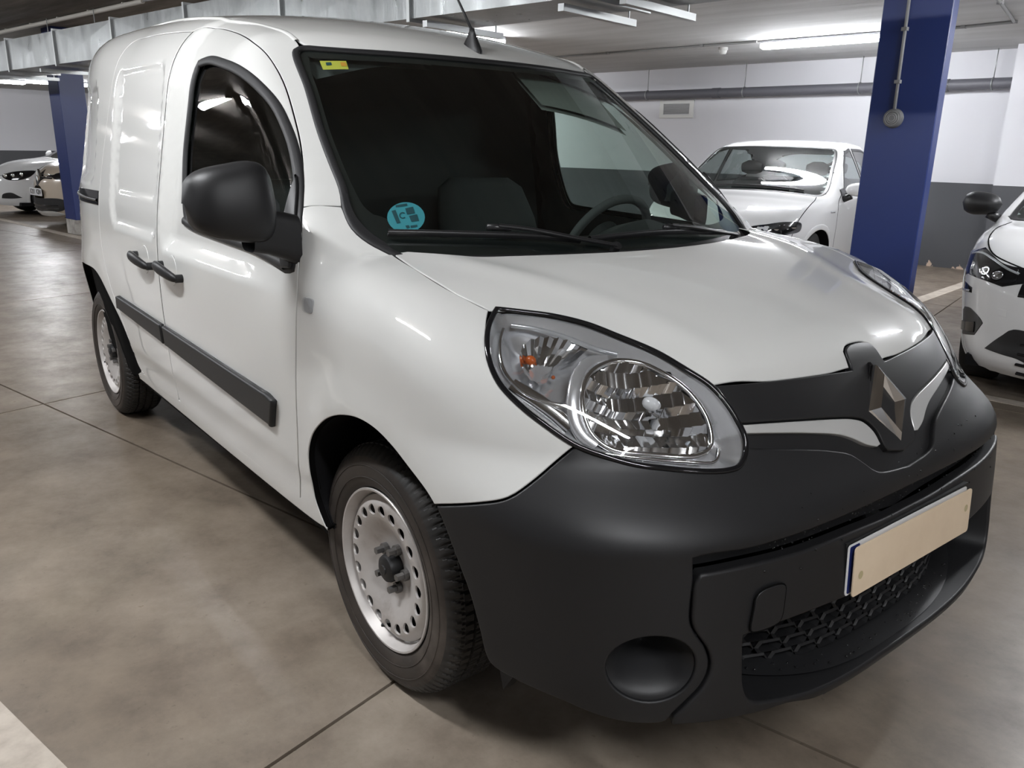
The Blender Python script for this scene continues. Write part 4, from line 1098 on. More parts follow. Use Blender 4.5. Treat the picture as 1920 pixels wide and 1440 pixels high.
# ================================================================== cabin
bulk = MB()
zs_ = np.linspace(.4, 1.72, 20); G = []
for z in zs_:
    w_ = float(bisect(f_upper, np.array([[-1.46, 0, z]]), np.array([[0, -1., 0]]), .02, 1.2)[0][1]) + .04
    G.append([(-1.46, y, z) for y in np.linspace(w_, -w_, 12)])
MB().grid(G).build('bulkhead', 'interior_dark', van, True)
def seat(y):
    b = MB()
    G = []
    for x, z, hw, th in ((-.78, .60, .24, .07), (-.98, .62, .25, .08), (-1.14, .66, .25, .10)):
        G.append([(x, y + hw * np.sign(math.cos(a)) * abs(math.cos(a)) ** .6, z + th * np.sign(math.sin(a)) * abs(math.sin(a)) ** .6) for a in np.linspace(0, 2 * math.pi, 20, endpoint=False)])
    b.grid(G, wrap_v=True); b.F += [tuple(range(20)), tuple(range(40, 60))]
    o = b.build('seat', 'seat_fabric', van, True)
    G = []
    for x, z, hw, th in ((-1.12, .66, .23, .07), (-1.18, .85, .25, .07), (-1.24, 1.03, .245, .065), (-1.29, 1.16, .21, .055), (-1.305, 1.20, .15, .03)):
        G.append([(x + th * np.sign(math.sin(a)) * abs(math.sin(a)) ** .6, y + hw * np.sign(math.cos(a)) * abs(math.cos(a)) ** .6, z) for a in np.linspace(0, 2 * math.pi, 20, endpoint=False)])
    b = MB().grid(G, wrap_v=True); b.F.append(tuple(range(80, 100)))
    b.build('seat_back', 'seat_fabric', o, True)
seat(-.46); seat(.40)
# dashboard
G = []
for y in np.linspace(-.74, .74, 31):
    xb = .02 - .30 * y * y
    hump = .055 * math.exp(-((y - .38) / .19) ** 2)
    G.append([(xb - .02, y, 1.035), (xb - .15, y, 1.048 + hump * .3), (xb - .30, y, 1.045 + hump), (xb - .40, y, 1.02 + hump), (xb - .45, y, .95), (xb - .42, y, .75), (xb - .30, y, .60)])
MB().grid(G).build('dashboard', 'interior_dark', van, True)
# steering wheel
sc = np.array([-.50, .38, 1.00]); tilt = math.radians(28); su = np.array([math.sin(tilt), 0, math.cos(tilt)]); su = np.array([.47, 0, .88]); ss = np.array([0, 1., 0]); sn = np.cross(ss, su)
rimp = [sc + .185 * (math.cos(t) * ss + math.sin(t) * su) for t in np.linspace(0, 2 * math.pi, 48, endpoint=False)]
sw = MB().tube(rimp, .016, 10, True).build('steering_wheel', 'interior_grey', van, True)
for t in (0, math.pi, -math.pi / 2): MB().tube([sc, sc + .18 * (math.cos(t) * ss + math.sin(t) * su)], [.028, .014], 8).build('wheel_spoke', 'interior_dark', sw, True)
MB().tube([sc + sn * .02, sc - sn * .03], [.06, .075], 20).build('wheel_hub', 'interior_dark', sw, True, angle=40)
MB().tube([sc, sc + np.array([.4, 0, -.25])], .035, 12).build('steering_column', 'interior_dark', sw, True)
# folded sun visors under the header
for y0, nm in ((.36, 'sun_visor'), (-.36, 'sun_visor')):
    G = []
    xs = np.linspace(0, 1, 7)
    for q in xs:
        x = -.73 + q * .17 - .38 * y0 ** 2 if y0 > 0 else -.80 - q * .16 - .2 * y0 ** 2
        row = []
        for y in np.linspace(y0 - .21, y0 + .21, 9):
            zz = float(wsz(np.array(x), np.array(y))) - .05 - .01 * q if y0 > 0 else float(zroof(np.array(x))) - .075
            row.append((x, y, zz))
        G.append(row)
    G = np.array(G); G2 = G - [0, 0, .016]
    b = MB().grid(G).grid(G2); b.build(nm, 'visor_grey', van, True)
MB().box((-1.40, -.72, .38), (-.35, .72, .42)).build('cabin_floor', 'interior_dark', van)

# ================================================================== garage
YAW = math.radians(8.0)
E1 = np.array([math.cos(YAW), math.sin(YAW), 0]); E2 = np.array([-math.sin(YAW), math.cos(YAW), 0]); EZ = np.array([0, 0, 1.])
def gpt(u, v, z=0.): return E1 * u + E2 * v + EZ * z
def guv(P): return float(P @ E1), float(P @ E2)
def gbox(name, u0, u1, v0, v1, z0, z1, mat, parent=None, kind='structure', bev=0.):
    """box aligned with the garage; its object axes follow the garage too"""
    b = MB().box((u0, v0, z0), (u1, v1, z1), None, bev); o = b.build(name, mat, parent)
    if parent is None: o.rotation_euler = (0, 0, YAW)
    if kind and parent is None: o['kind'] = kind
    return o
UW0, UW1, VB, VF = -22.5, 9.0, 8.98, -7.5          # room limits in garage axes
ZC = 2.50; ZS = 2.78
VB = guv(np.array([-2.8, 8.72, 0]))[1]
floor = gbox('floor', UW0, UW1, VF, VB + .2, -.20, -.025, 'joint_dark')
# floor slabs, sawn joints between them (joints run 13.5 degrees off the van)
JA = math.radians(13.6); J1 = np.array([math.cos(JA), math.sin(JA)]); J2 = np.array([-math.sin(JA), math.cos(JA)])
j0 = onz(300, 855, 0)[:2]; jv = float(j0 @ J2); ju = float(onz(640, 1345, 0)[:2] @ J1)
poly_room = [gpt(u, v)[:2] for u, v in ((UW0, VF), (UW1, VF), (UW1, VB + .1), (UW0, VB + .1))]
SU, SV = 3.05, 3.3; gapj = .005
corner = np.array(poly_room)
def clip_poly(P, Q):
    """Sutherland-Hodgman: convex polygon P clipped by convex counter-clockwise Q"""
    out = list(P)
    for i in range(len(Q)):
        a = np.array(Q[i]); b = np.array(Q[(i + 1) % len(Q)]); n = np.array([-(b - a)[1], (b - a)[0]]); inp = out; out = []
        for k in range(len(inp)):
            p, q = np.array(inp[k]), np.array(inp[(k + 1) % len(inp)]); dp, dq = (p - a) @ n, (q - a) @ n
            if dp >= 0: out.append(p)
            if dp * dq < 0: out.append(p + (q - p) * dp / (dp - dq))
        if not out: return []
    return out
for i in range(-9, 6):
    for j in range(-4, 6):
        u0, u1 = ju + i * SU + gapj, ju + (i + 1) * SU - gapj; v0, v1 = jv + j * SV + gapj, jv + (j + 1) * SV - gapj
        P = clip_poly([J1 * u0 + J2 * v0, J1 * u1 + J2 * v0, J1 * u1 + J2 * v1, J1 * u0 + J2 * v1], poly_room)
        if len(P) < 3: continue
        n = len(P); V = [(p[0], p[1], 0.) for p in P] + [(p[0], p[1], -.024) for p in P]
        o = MB().add(V, [tuple(range(n))] + [(k, n + k, n + (k + 1) % n, (k + 1) % n) for k in range(n)]).build('floor_slab', 'floor_concrete')
        o.parent = floor; o.matrix_parent_inverse = Matrix.Rotation(-YAW, 4, 'Z')
# walls
wb = gbox('wall_back', UW0, UW1, VB, VB + .2, 0, 3.0, 'wall_paint')
wl = gbox('wall_left', UW0 - .2, UW0, VF, VB, 0, 3.0, 'wall_paint')
wr = gbox('wall_right', UW1, UW1 + .2, VF, VB, 0, 3.0, 'white_plaster')
wf = gbox('wall_front', UW0, UW1, VF - .2, VF, 0, 3.0, 'white_plaster')  # right and front walls, unseen: white down to the floor to brighten reflections
# pilaster on the back wall
pu0 = guv(onz(1862, 347, 1.03))[0]
pp = ony(1862, 347, 8.35); uu, vv = guv(pp)
gbox('wall_pilaster', uu, uu + .9, vv, VB + .02, 0, ZC, 'wall_paint')
# ceilings: painted over the bays, bare slab over the lane
VD = 3.15
gbox('ceiling', UW0, UW1, VD, VB + .2, ZC, ZC + .5, 'ceiling_paint')
gbox('ceiling_slab', UW0, UW1, VF, VD, ZS, ZS + .22, 'slab_concrete')

# columns --------------------------------------------------------------
def column(name, label, x_l, x_r, y, dpt, plinth):
    u0, v0 = guv(np.array([x_l, y, 0])); u1, _ = guv(np.array([x_r, y + (x_r - x_l) * math.tan(YAW), 0]))
    c = gpt((u0 + u1) / 2, v0 + dpt / 2)
    o = thing(name, label, 'column', tuple(c), YAW); w = (u1 - u0) / 2
    MB().box((-w, -dpt / 2, plinth), (w, dpt / 2, ZC + .28), None, .006).build('shaft', 'blue_paint', o)
    MB().box((-w, -dpt / 2, 0), (w, dpt / 2, plinth), None, .004).build('plinth', 'plinth_white', o)
    return o, w, dpt
yc4 = 4.35
k4 = (yc4 - CC[1]) / (7.57 - CC[1])
xl = CC[0] + (-3.515 - CC[0]) * k4; xr = CC[0] + (-2.79 - CC[0]) * k4
colR, wR, dR = column('blue_column', 'blue painted square column with a grey conduit and round detector', xl, xr, yc4, .12, .18)
# conduit and detector on the column face
def on_col(u, v):
    # intersect the sight line with the column's front face
    n = -E2; p0 = np.array(colR.location) + n * dR / 2; d = ray(u, v); return CC + d * ((p0 - CC) @ n) / (d @ n)
c1 = on_col(1676, 222); c2 = on_col(1706, 0)
ang_ = c2.copy(); ang_[2] = ZC + .1
ang_[:2] = c1[:2] + (c2[:2] - c1[:2]) * (ZC + .1 - c1[2]) / (c2[2] - c1[2])
cd = MB().tube([c1 - E2 * .012, (c1 + ang_) / 2 - E2 * .012, ang_ - E2 * .012], .0115, 10).build('column_conduit', 'conduit_grey', None, True)
tag(cd, 'grey conduit running up the face of the blue column', 'conduit')
for f_ in (.25, .6): 
    p = c1 + (ang_ - c1) * f_; MB().box(tuple(p + [-.02, -.03, -.012]), tuple(p + [.02, .004, .012])).build('conduit_clip', 'conduit_grey', cd)
G = []
for r_, o_ in ((.001, -.050), (.030, -.050), (.034, -.046), (.060, -.040), (.066, -.030), (.066, -.004), (.07, 0.)):
    G.append([c1 - E2 * (-o_) + r_ * (math.cos(t) * E1 + math.sin(t) * EZ) for t in np.linspace(0, 2 * math.pi, 32, endpoint=False)])
dt = tag(MB().grid(G, wrap_v=True).build('alarm_sounder', 'detector_grey', None, True, angle=35), 'round grey alarm unit mounted on the blue column', 'alarm')
for k in range(3):
    r_ = .022 + .013 * k
    MB().tube([c1 - E2 * .0505 * (1 - .06 * k) + r_ * (math.cos(t) * E1 + math.sin(t) * EZ) for t in np.linspace(0, 2 * math.pi, 28, endpoint=False)], .0022, 6, True).build('sounder_ring', 'conduit_grey', dt, True)

# far column by the parked cars
pL = onz(146, 441, 0); 
oL = thing('blue_column', 'blue column with a bare plinth standing before the beige car', 'column', tuple(pL + E1 * .0 + E2 * .0), YAW)
MB().box((-.40, 0, .21), (0, .34, ZS - .002), None, .006).build('shaft', 'blue_paint', oL); MB().box((-.40, 0, 0), (0, .34, .21), None, .004).build('plinth', 'plinth_white', oL)

# drain pipe along the back wall --------------------------------------
def on_wall(u, v, back=.0):
    p0 = gpt(0, VB - back); d = ray(u, v); return CC + d * ((p0 - CC) @ E2) / (d @ E2)
pz = float(np.mean([on_wall(1175, 181, .14)[2], on_wall(1633, 162, .14)[2], on_wall(1896, 157, .14)[2]]))
pipe = MB().tube([gpt(u, VB - .14, pz) for u in np.linspace(UW0 + .1, UW1 - .1, 30)], .062, 20).build('drain_pipe', 'pvc_grey', None, True, angle=50)
tag(pipe, 'dark grey drain pipe hung along the back wall under the ceiling', 'pipe')
for u_ in (1215, 1396, 1612, 1860):
    q = guv(on_wall(u_, 165, .14))[0]
    b = MB().tube([gpt(q, VB - .14, pz + .06), gpt(q, VB - .14, ZC)], .005, 6)
    b.tube([gpt(q, VB - .14, pz) + .066 * (math.cos(t) * E2 + math.sin(t) * EZ) for t in np.linspace(0, 2 * math.pi, 24, endpoint=False)], .008, 6, True)
    b.build('pipe_hanger', 'rail_steel', pipe, True)
for uu_ in np.arange(-20, 8, 3.0):
    MB().tube([gpt(uu_, VB - .14, pz), gpt(uu_ + .12, VB - .14, pz)], .069, 20).build('pipe_socket', 'pvc_grey', pipe, True, angle=40)
# vent in the back wall
a_, b_ = on_wall(1239, 189), on_wall(1300, 221); ua, ub = guv(a_)[0], guv(b_)[0]; za, zb_ = a_[2], b_[2]
vt = thing('wall_vent', 'square ventilation grille in the back wall below the pipe', 'vent', tuple(gpt((ua + ub) / 2, VB, zb_)), YAW)
hw = (ub - ua) / 2; hh = za - zb_
fb = MB()
for lo, hi in (((-hw, -.02, 0), (hw, .02, .05)), ((-hw, -.02, hh - .05), (hw, .02, hh)), ((-hw, -.02, .05), (-hw + .07, .02, hh - .05)), ((hw - .07, -.02, .05), (hw, .02, hh - .05))): fb.box(lo, hi)
fb.build('vent_frame', 'detector_white', vt)
for k in range(7):
    z = .06 + k * (hh - .12) / 6.5; MB().box((-hw + .07, -.012, z), (hw - .07, .015, z + .018)).build('vent_slat', 'conduit_grey', vt)
MB().box((-hw + .06, .012, .04), (hw - .06, .02, hh - .04)).build('vent_back', 'conduit_grey', vt)

# fluorescent battens ---------------------------------------------------
def batten(p, q, label, z=None, sp=(0, 0)):
    p = np.array(p, float); q = np.array(q, float); c = (p + q) / 2; L = np.linalg.norm(q - p); an = math.atan2(q[1] - p[1], q[0] - p[0])
    c[2] -= .004; o = thing('tube_lamp', label, 'lamp', tuple(c), an, 'fluorescent ceiling lamps')
    h = L / 2
    MB().box((-h, -.055, -.03), (h, .055, .0), None, .008).build('lamp_body', 'lamp_housing', o)
    # half-round diffuser
    a = np.linspace(math.pi, 2 * math.pi, 13); G = []
    for x, s in ((-h + .004, .5), (-h + .015, .9), (-h + .05, 1), (h - .05, 1), (h - .015, .9), (h - .004, .5)):
        G.append([(x, .050 * s * math.cos(t), -.03 + .058 * s * math.sin(t)) for t in a])
    MB().grid(G).build('diffuser', 'lamp_glow', o, True)
    for x in (-h, h - .012): MB().box((x, -.052, -.075), (x + .012, .052, -.03), None, .004).build('end_cap', 'lamp_housing', o)
    return o
la = onz(1428, 84, ZC - .04); ld = E1 * math.cos(.03) + E2 * math.sin(.03)
batten(np.array([la[0], la[1], ZC]), np.array([la[0], la[1], ZC]) + E1 * 1.58, 'lit fluorescent batten on the white ceiling beside the blue column')
VLAMP = guv(la)[1]
for k, u in enumerate((-9.2, -14.5, 1.6)):
    c = gpt(u, VLAMP + .2, ZC); batten(c - E1 * .79, c + E1 * .79, 'fluorescent batten on the bay ceiling ' + ('beyond the smoke detector', 'between the smoke detector and the end wall', 'on the other side of the blue column')[k])
for k, (u, v) in enumerate(((-9., -1.9), (-5.2, -1.9), (-1.4, -1.9), (2.4, -1.9), (6., -1.9), (-13., -1.9), (-18, -1.9))):
    c = gpt(u, v, ZS); batten(c - E1 * .79, c + E1 * .79, 'fluorescent batten under the bare concrete slab over the driving lane')
for k, (u, v) in enumerate(((1.2, 4.0), (-5.4, 4.2), (-18, 4.4))):
    c = gpt(u, v, ZC); batten(c - E2 * .79, c + E2 * .79, 'fluorescent batten set across the bay ceiling above ' + ('the small car with black mirrors', 'the hatchback behind the column', 'the far beige crossover')[k])
c = onz(14, 146, 2.40); batten(c - E1 * .2 - E2 * .1, c - E1 * .2 + E2 * .35, 'lamp tube hung below the duct above the far white car')

# ceiling conduits and smoke detector
def conduit(name, pts, r, mat, label, clips=0):
    o = tag(MB().tube(pts, r, 8).build(name, mat, None, True, angle=50), label, 'conduit')
    P = np.array(pts); 
    for k in range(clips):
        f_ = (k + .5) / clips; L = np.linspace(0, 1, len(P)); p = np.array([np.interp(f_, L, P[:, i]) for i in range(3)])
        MB().box(tuple(p + [-.02, -.02, -.014]), tuple(p + [.02, .02, .03])).build('conduit_clip', mat, o)
    return o
ca = gpt(UW0 + .3, VLAMP - .075, ZC - .014); cb = gpt(guv(la)[0] - .02, VLAMP - .075, ZC - .014)
conduit('ceiling_conduit', [ca + (cb - ca) * t for t in np.linspace(0, 1, 9)], .012, 'conduit_grey', 'thin grey conduit along the white ceiling to the lit lamp', 14)
r0 = onz(1784, 53, ZC - .014); r1 = onz(1902, 41, ZC - .014); r2 = onz(1868, -6, ZC - .014)
conduit('ceiling_conduit', [r0 - E1 * 1.0, r0, r1, r2, r2 + (r2 - r1) * 2.], .014, 'conduit_grey', 'grey conduit bending over the ceiling right of the blue column', 5)
w0_ = onz(0, 61, ZS - .035); w1_ = onz(268, 2, ZS - .035)
conduit('ceiling_conduit', [w0_ + (w1_ - w0_) * t for t in (-.8, 0, .25, .5, .75, 1)], .026, 'conduit_white', 'cream pipe crossing the dark concrete slab', 6)
conduit('ceiling_conduit', [w1_, w1_ + E1 * 2.2 + E2 * .4, w1_ + E1 * 5], .008, 'conduit_grey', 'slim wire pipe continuing over the dark slab', 3)
sd_ = onz(1356, 94, ZC - .03); G = []
for r_, z_ in ((.055, 0.), (.055, -.03), (.045, -.035), (.04, -.06), (.03, -.075), (.001, -.078)):
    G.append([(sd_[0] + r_ * math.cos(t), sd_[1] + r_ * math.sin(t), ZC + z_) for t in np.linspace(0, 2 * math.pi, 24, endpoint=False)])
tag(MB().grid(G, wrap_v=True).build('smoke_detector', 'detector_white', None, True, angle=40), 'white smoke detector on the ceiling beside the lit lamp', 'detector')

# galvanised duct over the van ------------------------------------------
ZD = 2.10; DA = onz(0, 134, ZD); DB = onz(937, 13.5, ZD); dd_ = DB - DA; dd_ /= np.linalg.norm(dd_); dn = np.array([-dd_[1], dd_[0], 0]); dw = .53; dh = .33
duct = thing('air_duct', 'galvanised rectangular air duct hung along the ceiling above the van', 'duct', tuple(DA), math.atan2(dd_[1], dd_[0]))
Ld = np.linalg.norm(DB - DA)
secs = np.arange(-8.0, Ld + 2.4, 1.42) 
off0 = float((onz(132, 122, ZD) - DA) @ dd_) % 1.42
secs = secs - (secs[0] % 1.42) + off0
for s in secs:
    # cross-broken section: each face slightly creased
    b = MB(); x0, x1 = s + .012, s + 1.42 - .012; xm = (x0 + x1) / 2
    b.add([(x0, 0, 0), (x1, 0, 0), (x1, 0, dh), (x0, 0, dh), (xm, -.004, dh / 2)], [(0, 1, 4), (1, 2, 4), (2, 3, 4), (3, 0, 4)])
    b.add([(x0, 0, 0), (x1, 0, 0), (x1, dw, 0), (x0, dw, 0), (xm, dw / 2, -.004)], [(0, 4, 1), (1, 4, 2), (2, 4, 3), (3, 4, 0)])
    b.add([(x0, dw, 0), (x1, dw, 0), (x1, dw, dh), (x0, dw, dh)], [(0, 1, 2, 3)]); b.add([(x0, 0, dh), (x1, 0, dh), (x1, dw, dh), (x0, dw, dh)], [(0, 1, 2, 3)])
    b.build('duct_section', 'galvanised', duct)
    fl = MB()
    for lo, hi in (((s - .014, -.022, -.022), (s + .014, 0, dh + .022)), ((s - .014, dw, -.022), (s + .014, dw + .022, dh + .022)), ((s - .014, 0, -.022), (s + .014, dw, 0)), ((s - .014, 0, dh), (s + .014, dw, dh + .022))): fl.box(lo, hi)
    fl.build('duct_flange', 'rail_steel', duct)
for px in ((850, 46), (1092, 14), (1228, 6), (110, 130), (30, 140)):
    s = float((onz(*px, ZD - .02) - DA) @ dd_)
    b = MB().box((s - .02, -.02, -.062), (s + .02, dw + .16, -.024)).box((s - .004, dw + .10, -.03), (s + .004, dw + .108, ZS - ZD - .01))
    b.build('duct_bracket', 'rail_steel', duct)

# painted bay lines ------------------------------------------------------
def line(pts, label):
    P = np.array(pts, float); n = len(P)
    V = [(p[0], p[1], .003) for p in P] + [(p[0], p[1], .0004) for p in P]
    return tag(MB().add(V, [tuple(range(n))] + [(k, n + k, n + (k + 1) % n, (k + 1) % n) for k in range(n)]).build('floor_line', 'line_paint'), label, 'marking', 'painted bay lines')
def strip2(p, q, w, label):
    p = np.array(p[:2], float); q = np.array(q[:2], float); d = (q - p) / np.linalg.norm(q - p); nrm = np.array([-d[1], d[0]]) * w / 2
    return line([p - nrm, q - nrm, q + nrm, p + nrm], label)
p, q = onz(0, 1316, 0), onz(125, 1440, 0); d = (q - p)[:2]; d /= np.linalg.norm(d); nrm = np.array([d[1], -d[0]])
line([p[:2] - d * 3, q[:2] + d * 3, q[:2] + d * 3 + nrm * .14, p[:2] - d * 3 + nrm * .14], 'pale painted line on the floor alongside the van')
p, q = onz(1846, 745, 0), onz(1920, 763, 0); d = E1[:2]
strip2(p[:2] - d * .05, p[:2] + d * 4.5, .10, 'painted line across the mouth of the right bay')
p = onz(1774, 545, 0); strip2(p - E2 * 2.2, p + E2 * 1.2, .12, 'painted line between the bays behind the column')
p, q = onz(0, 411, 0), onz(150, 446, 0); strip2(p + (p - q), q + (q - p) * .4, .12, 'painted line on the floor before the far parked cars')

# ================================================================== the other parked cars
class Car:
    """smooth implicit hatchback, x forward, y left, z up; placed by an Empty"""
    def __init__(s, name, label, pos, yaw, paint, L, top, W, nose, tail, bow=.18, crown=.05, k=.10, p=2.5, xf=.75, xb=-1.0, wheels=(1.28, -1.30), R=.315):
        s.L = L; s.pos = np.array([*pos, 0.]); s.yaw = yaw; s.paint = paint; s.bow = bow; s.crown = crown; s.k = k; s.p = p; s.xf = xf; s.xb = xb; s.wheels = wheels; s.R = R
        s.top = spl(*zip(*sorted(top))); s.W = spl(*zip(*W)); s.nose = spl(*zip(*nose)); s.tail = spl(*zip(*tail))
        s.root = thing(name, label, 'car', (*pos, 0), yaw)
        s.c, s.s_ = math.cos(yaw), math.sin(yaw)
    def f(s, P):
        x, y, z = P[..., 0], np.abs(P[..., 1]), P[..., 2]
        xn = s.nose(z); xt = s.tail(z); W = np.maximum(s.W(z), .05) - .02 * sstep(.3, 1.6, x)
        a = np.clip((x - s.xf) / np.maximum(xn - s.xf, .1), 0, None); b = np.clip((s.xb - x) / np.maximum(s.xb - xt, .1), 0, None)
        pl = (np.power(np.power(a, s.p) + np.power(b, s.p) + np.power(y / W, s.p), 1 / s.p) - 1) * .85
        T = s.top(x + s.bow * y * y) - s.crown * (y / .7) ** 2.2
        return smax(pl, (z - T) * .85, s.k)
    def local(s, P): Q = np.asarray(P, float) - s.pos; return np.stack([Q[..., 0] * s.c + Q[..., 1] * s.s_, -Q[..., 0] * s.s_ + Q[..., 1] * s.c, Q[..., 2]], -1)
    def cast(s, px):
        D = np.array([ray(*q) for q in px]); Dl = np.stack([D[:, 0] * s.c + D[:, 1] * s.s_, -D[:, 0] * s.s_ + D[:, 1] * s.c, D[:, 2]], 1); O = s.local(CC)
        t = np.linspace(2, 24, 900); V = s.f(O + t[None, :, None] * Dl[:, None, :]) < 0; i = np.clip(V.argmax(1), 1, None); lo, hi = t[i - 1], t[i]
        # grazing sight lines that just miss: take the nearest approach
        F = s.f(O + t[None, :, None] * Dl[:, None, :]); j = F.argmin(1); miss = ~V.any(1)
        for _ in range(30):
            m = (lo + hi) / 2; v = s.f(O + m[:, None] * Dl) < 0; hi = np.where(v, m, hi); lo = np.where(v, lo, m)
        lo = np.where(miss, t[j], lo)
        return O + lo[:, None] * Dl
    def dom(s, C, K=1.0):
        class D_:
            pass
        d = D_(); C = np.array(C, float); f = s.f
        d.to = lambda P: np.stack([np.arctan2(np.asarray(P)[:, 1] - C[1], np.asarray(P)[:, 0] - C[0]) * K, np.arctan2(np.asarray(P)[:, 2] - C[2], np.hypot(np.asarray(P)[:, 0] - C[0], np.asarray(P)[:, 1] - C[1])) * K], 1)
        def ev(ab):
            a, e = ab[:, 0] / K, ab[:, 1] / K; P = bisect(f, C, np.stack([np.cos(e) * np.cos(a), np.cos(e) * np.sin(a), np.sin(e)], 1), .02, 3.2)
            return P, grad(f, P, .003)
        d.ev = ev; return d
    def tube(s, z0=.75):
        class D_:
            pass
        d = D_(); f = s.f
        d.to = lambda P: np.stack([np.asarray(P)[:, 0], np.arctan2(np.asarray(P)[:, 2] - z0, np.asarray(P)[:, 1]) * .8], 1)
        def ev(ab):
            ph = ab[:, 1] / .8; z = np.zeros(len(ab)); P = bisect(f, np.stack([ab[:, 0], z, z + z0], 1), np.stack([z, np.cos(ph), np.sin(ph)], 1), .02, 1.6)
            return P, grad(f, P, .003)
        d.ev = ev; return d
    def topd(s):
        class D_:
            pass
        d = D_(); f = s.f; d.to = lambda P: np.asarray(P, float)[:, :2].copy()
        def ev(ab):
            z = np.zeros(len(ab)); P = bisect(f, np.stack([ab[:, 0], ab[:, 1], z], 1), np.stack([z, z, z + 1], 1), .5, 2.); return P, grad(f, P, .003)
        d.ev = ev; return d
    def patch(s, name, P, dom, mat, off=.004, h=.06, step=.03, sharp=None, parent=None, both=False, r=.002, depth=.004, free=()):
        L = catmull(dom.to(np.asarray(P, float)), step, True, sharp); par = parent or s.root
        o = panel(name, [L], dom.ev, mat, par, h=h, gap=0, r=r, depth=depth, off=off, free=free)
        if both: panel(name, [L], dom.ev, mat, par, h=h, gap=0, r=r, depth=depth, off=off, mirror=True, free=free)
        return o
    def body(s, holes, nx=150, na=100):
        """one pressed shell; faces inside the window outlines and wheel arches are left open"""
        z0 = .62; xa, xb = float(s.tail(np.array(z0))) + .004, float(s.nose(np.array(z0))) - .004
        t = np.linspace(0, math.pi, nx); xs = (xa + xb) / 2 - (xb - xa) / 2 * np.cos(t); xs = .5 * xs + .5 * np.linspace(xa, xb, nx)
        ph = np.radians(np.linspace(-62, 242, na)); X, PH = np.meshgrid(xs, ph, indexing='ij'); X = X.ravel(); PH = PH.ravel(); z = 0 * X
        P = bisect(s.f, np.stack([X, z, z + z0], 1), np.stack([z, np.cos(PH), np.sin(PH)], 1), .002, 1.6, 24); lowz = .17 + .03 * (np.abs(P[:, 0]) / 2.1) ** 6; P[:, 2] = np.maximum(P[:, 2], lowz)
        N = grad(s.f, P, .003); idx = np.arange(nx * na).reshape(nx, na)
        Q = np.stack([idx[:-1, :-1], idx[:-1, 1:], idx[1:, 1:], idx[1:, :-1]], -1).reshape(-1, 4); c = P[Q].mean(1); keep = (P[Q][:, :, 2] > lowz[Q] + .0005).any(1)
        for kind, poly in holes:
            poly = np.asarray(poly)
            if kind == 'side': keep &= ~(inside(c[:, [0, 2]], poly) & (np.abs(c[:, 1]) > .45))
            else: keep &= ~(inside(c[:, :2], poly) & (c[:, 2] > .8))
        for wx in s.wheels: keep &= ~((np.hypot(c[:, 0] - wx, c[:, 2] - s.R) < s.R + .045) & (np.abs(c[:, 1]) > .45))
        Q = Q[keep]; us = np.unique(Q); mp = np.zeros(nx * na, int); mp[us] = np.arange(len(us))
        o = mk('body_shell', P[us], mp[Q].tolist(), s.paint, s.root, normals=N[us])
        W_ = float(s.W(np.array(.6)))
        MB().box((xa + .25, -W_ + .18, .18), (xb - .25, W_ - .18, .24)).build('underbody', 'liner_black', s.root)
        for wx in s.wheels:
            for sg in (1, -1):
                G = []
                for rr, yy in ((s.R + .046, W_ - .012), (s.R + .05, W_ - .05), (s.R + .05, W_ - .30), (.02, W_ - .30)):
                    pts_ = [(wx + rr * math.cos(q), max(s.R + rr * math.sin(q), .17)) for q in np.linspace(-.35, math.pi + .35, 28)]
                    yb = bisect(s.f, np.array([(x_, 0, z_) for x_, z_ in pts_]), np.tile([0, 1., 0], (28, 1)), .02, 1.2)[:, 1] - .012
                    G.append([(x_, sg * min(yy, y_), z_) for (x_, z_), y_ in zip(pts_, yb)])
                MB().grid(G).build('wheel_arch_liner', 'liner_black', s.root, True)
                al = np.array([(wx + (s.R + .052) * math.cos(q), s.R + (s.R + .052) * math.sin(q)) for q in np.linspace(-.30, math.pi + .30, 36)])
                Pa = bisect(s.f, np.stack([al[:, 0], 0 * al[:, 0], al[:, 1]], 1), np.tile([0, float(sg), 0], (36, 1)), .02, 1.2); ribbon('arch_lip', Pa, grad(s.f, Pa, .003), .05, .006, s.paint, s.root, False)
                tw = MB().grid(revolve([(.20, .09), (.225, .103), (.27, .105), (s.R - .012, .095), (s.R, .075), (s.R, -.075), (s.R - .012, -.095), (.2, -.09)], 48), wrap_u=True).build('tyre', 'tyre_plain', s.root, True, angle=40)
                tw.location = (wx, sg * (W_ - .19), s.R); 
                MB().grid(revolve([(.205, sg * .088), (.195, sg * .098), (.17, sg * .07), (.02, sg * .075), (.001, sg * .08)], 40), wrap_u=True).build('rim', 'alloy_dark', tw, True, angle=40)
                for q in range(5):
                    a = q * 2 * math.pi / 5; MB().tube([(.03 * math.cos(a), sg * .082, .03 * math.sin(a)), (.19 * math.cos(a), sg * .090, .19 * math.sin(a))], [.028, .02], 8).build('spoke', 'bezel_dull', tw, True)
        return o
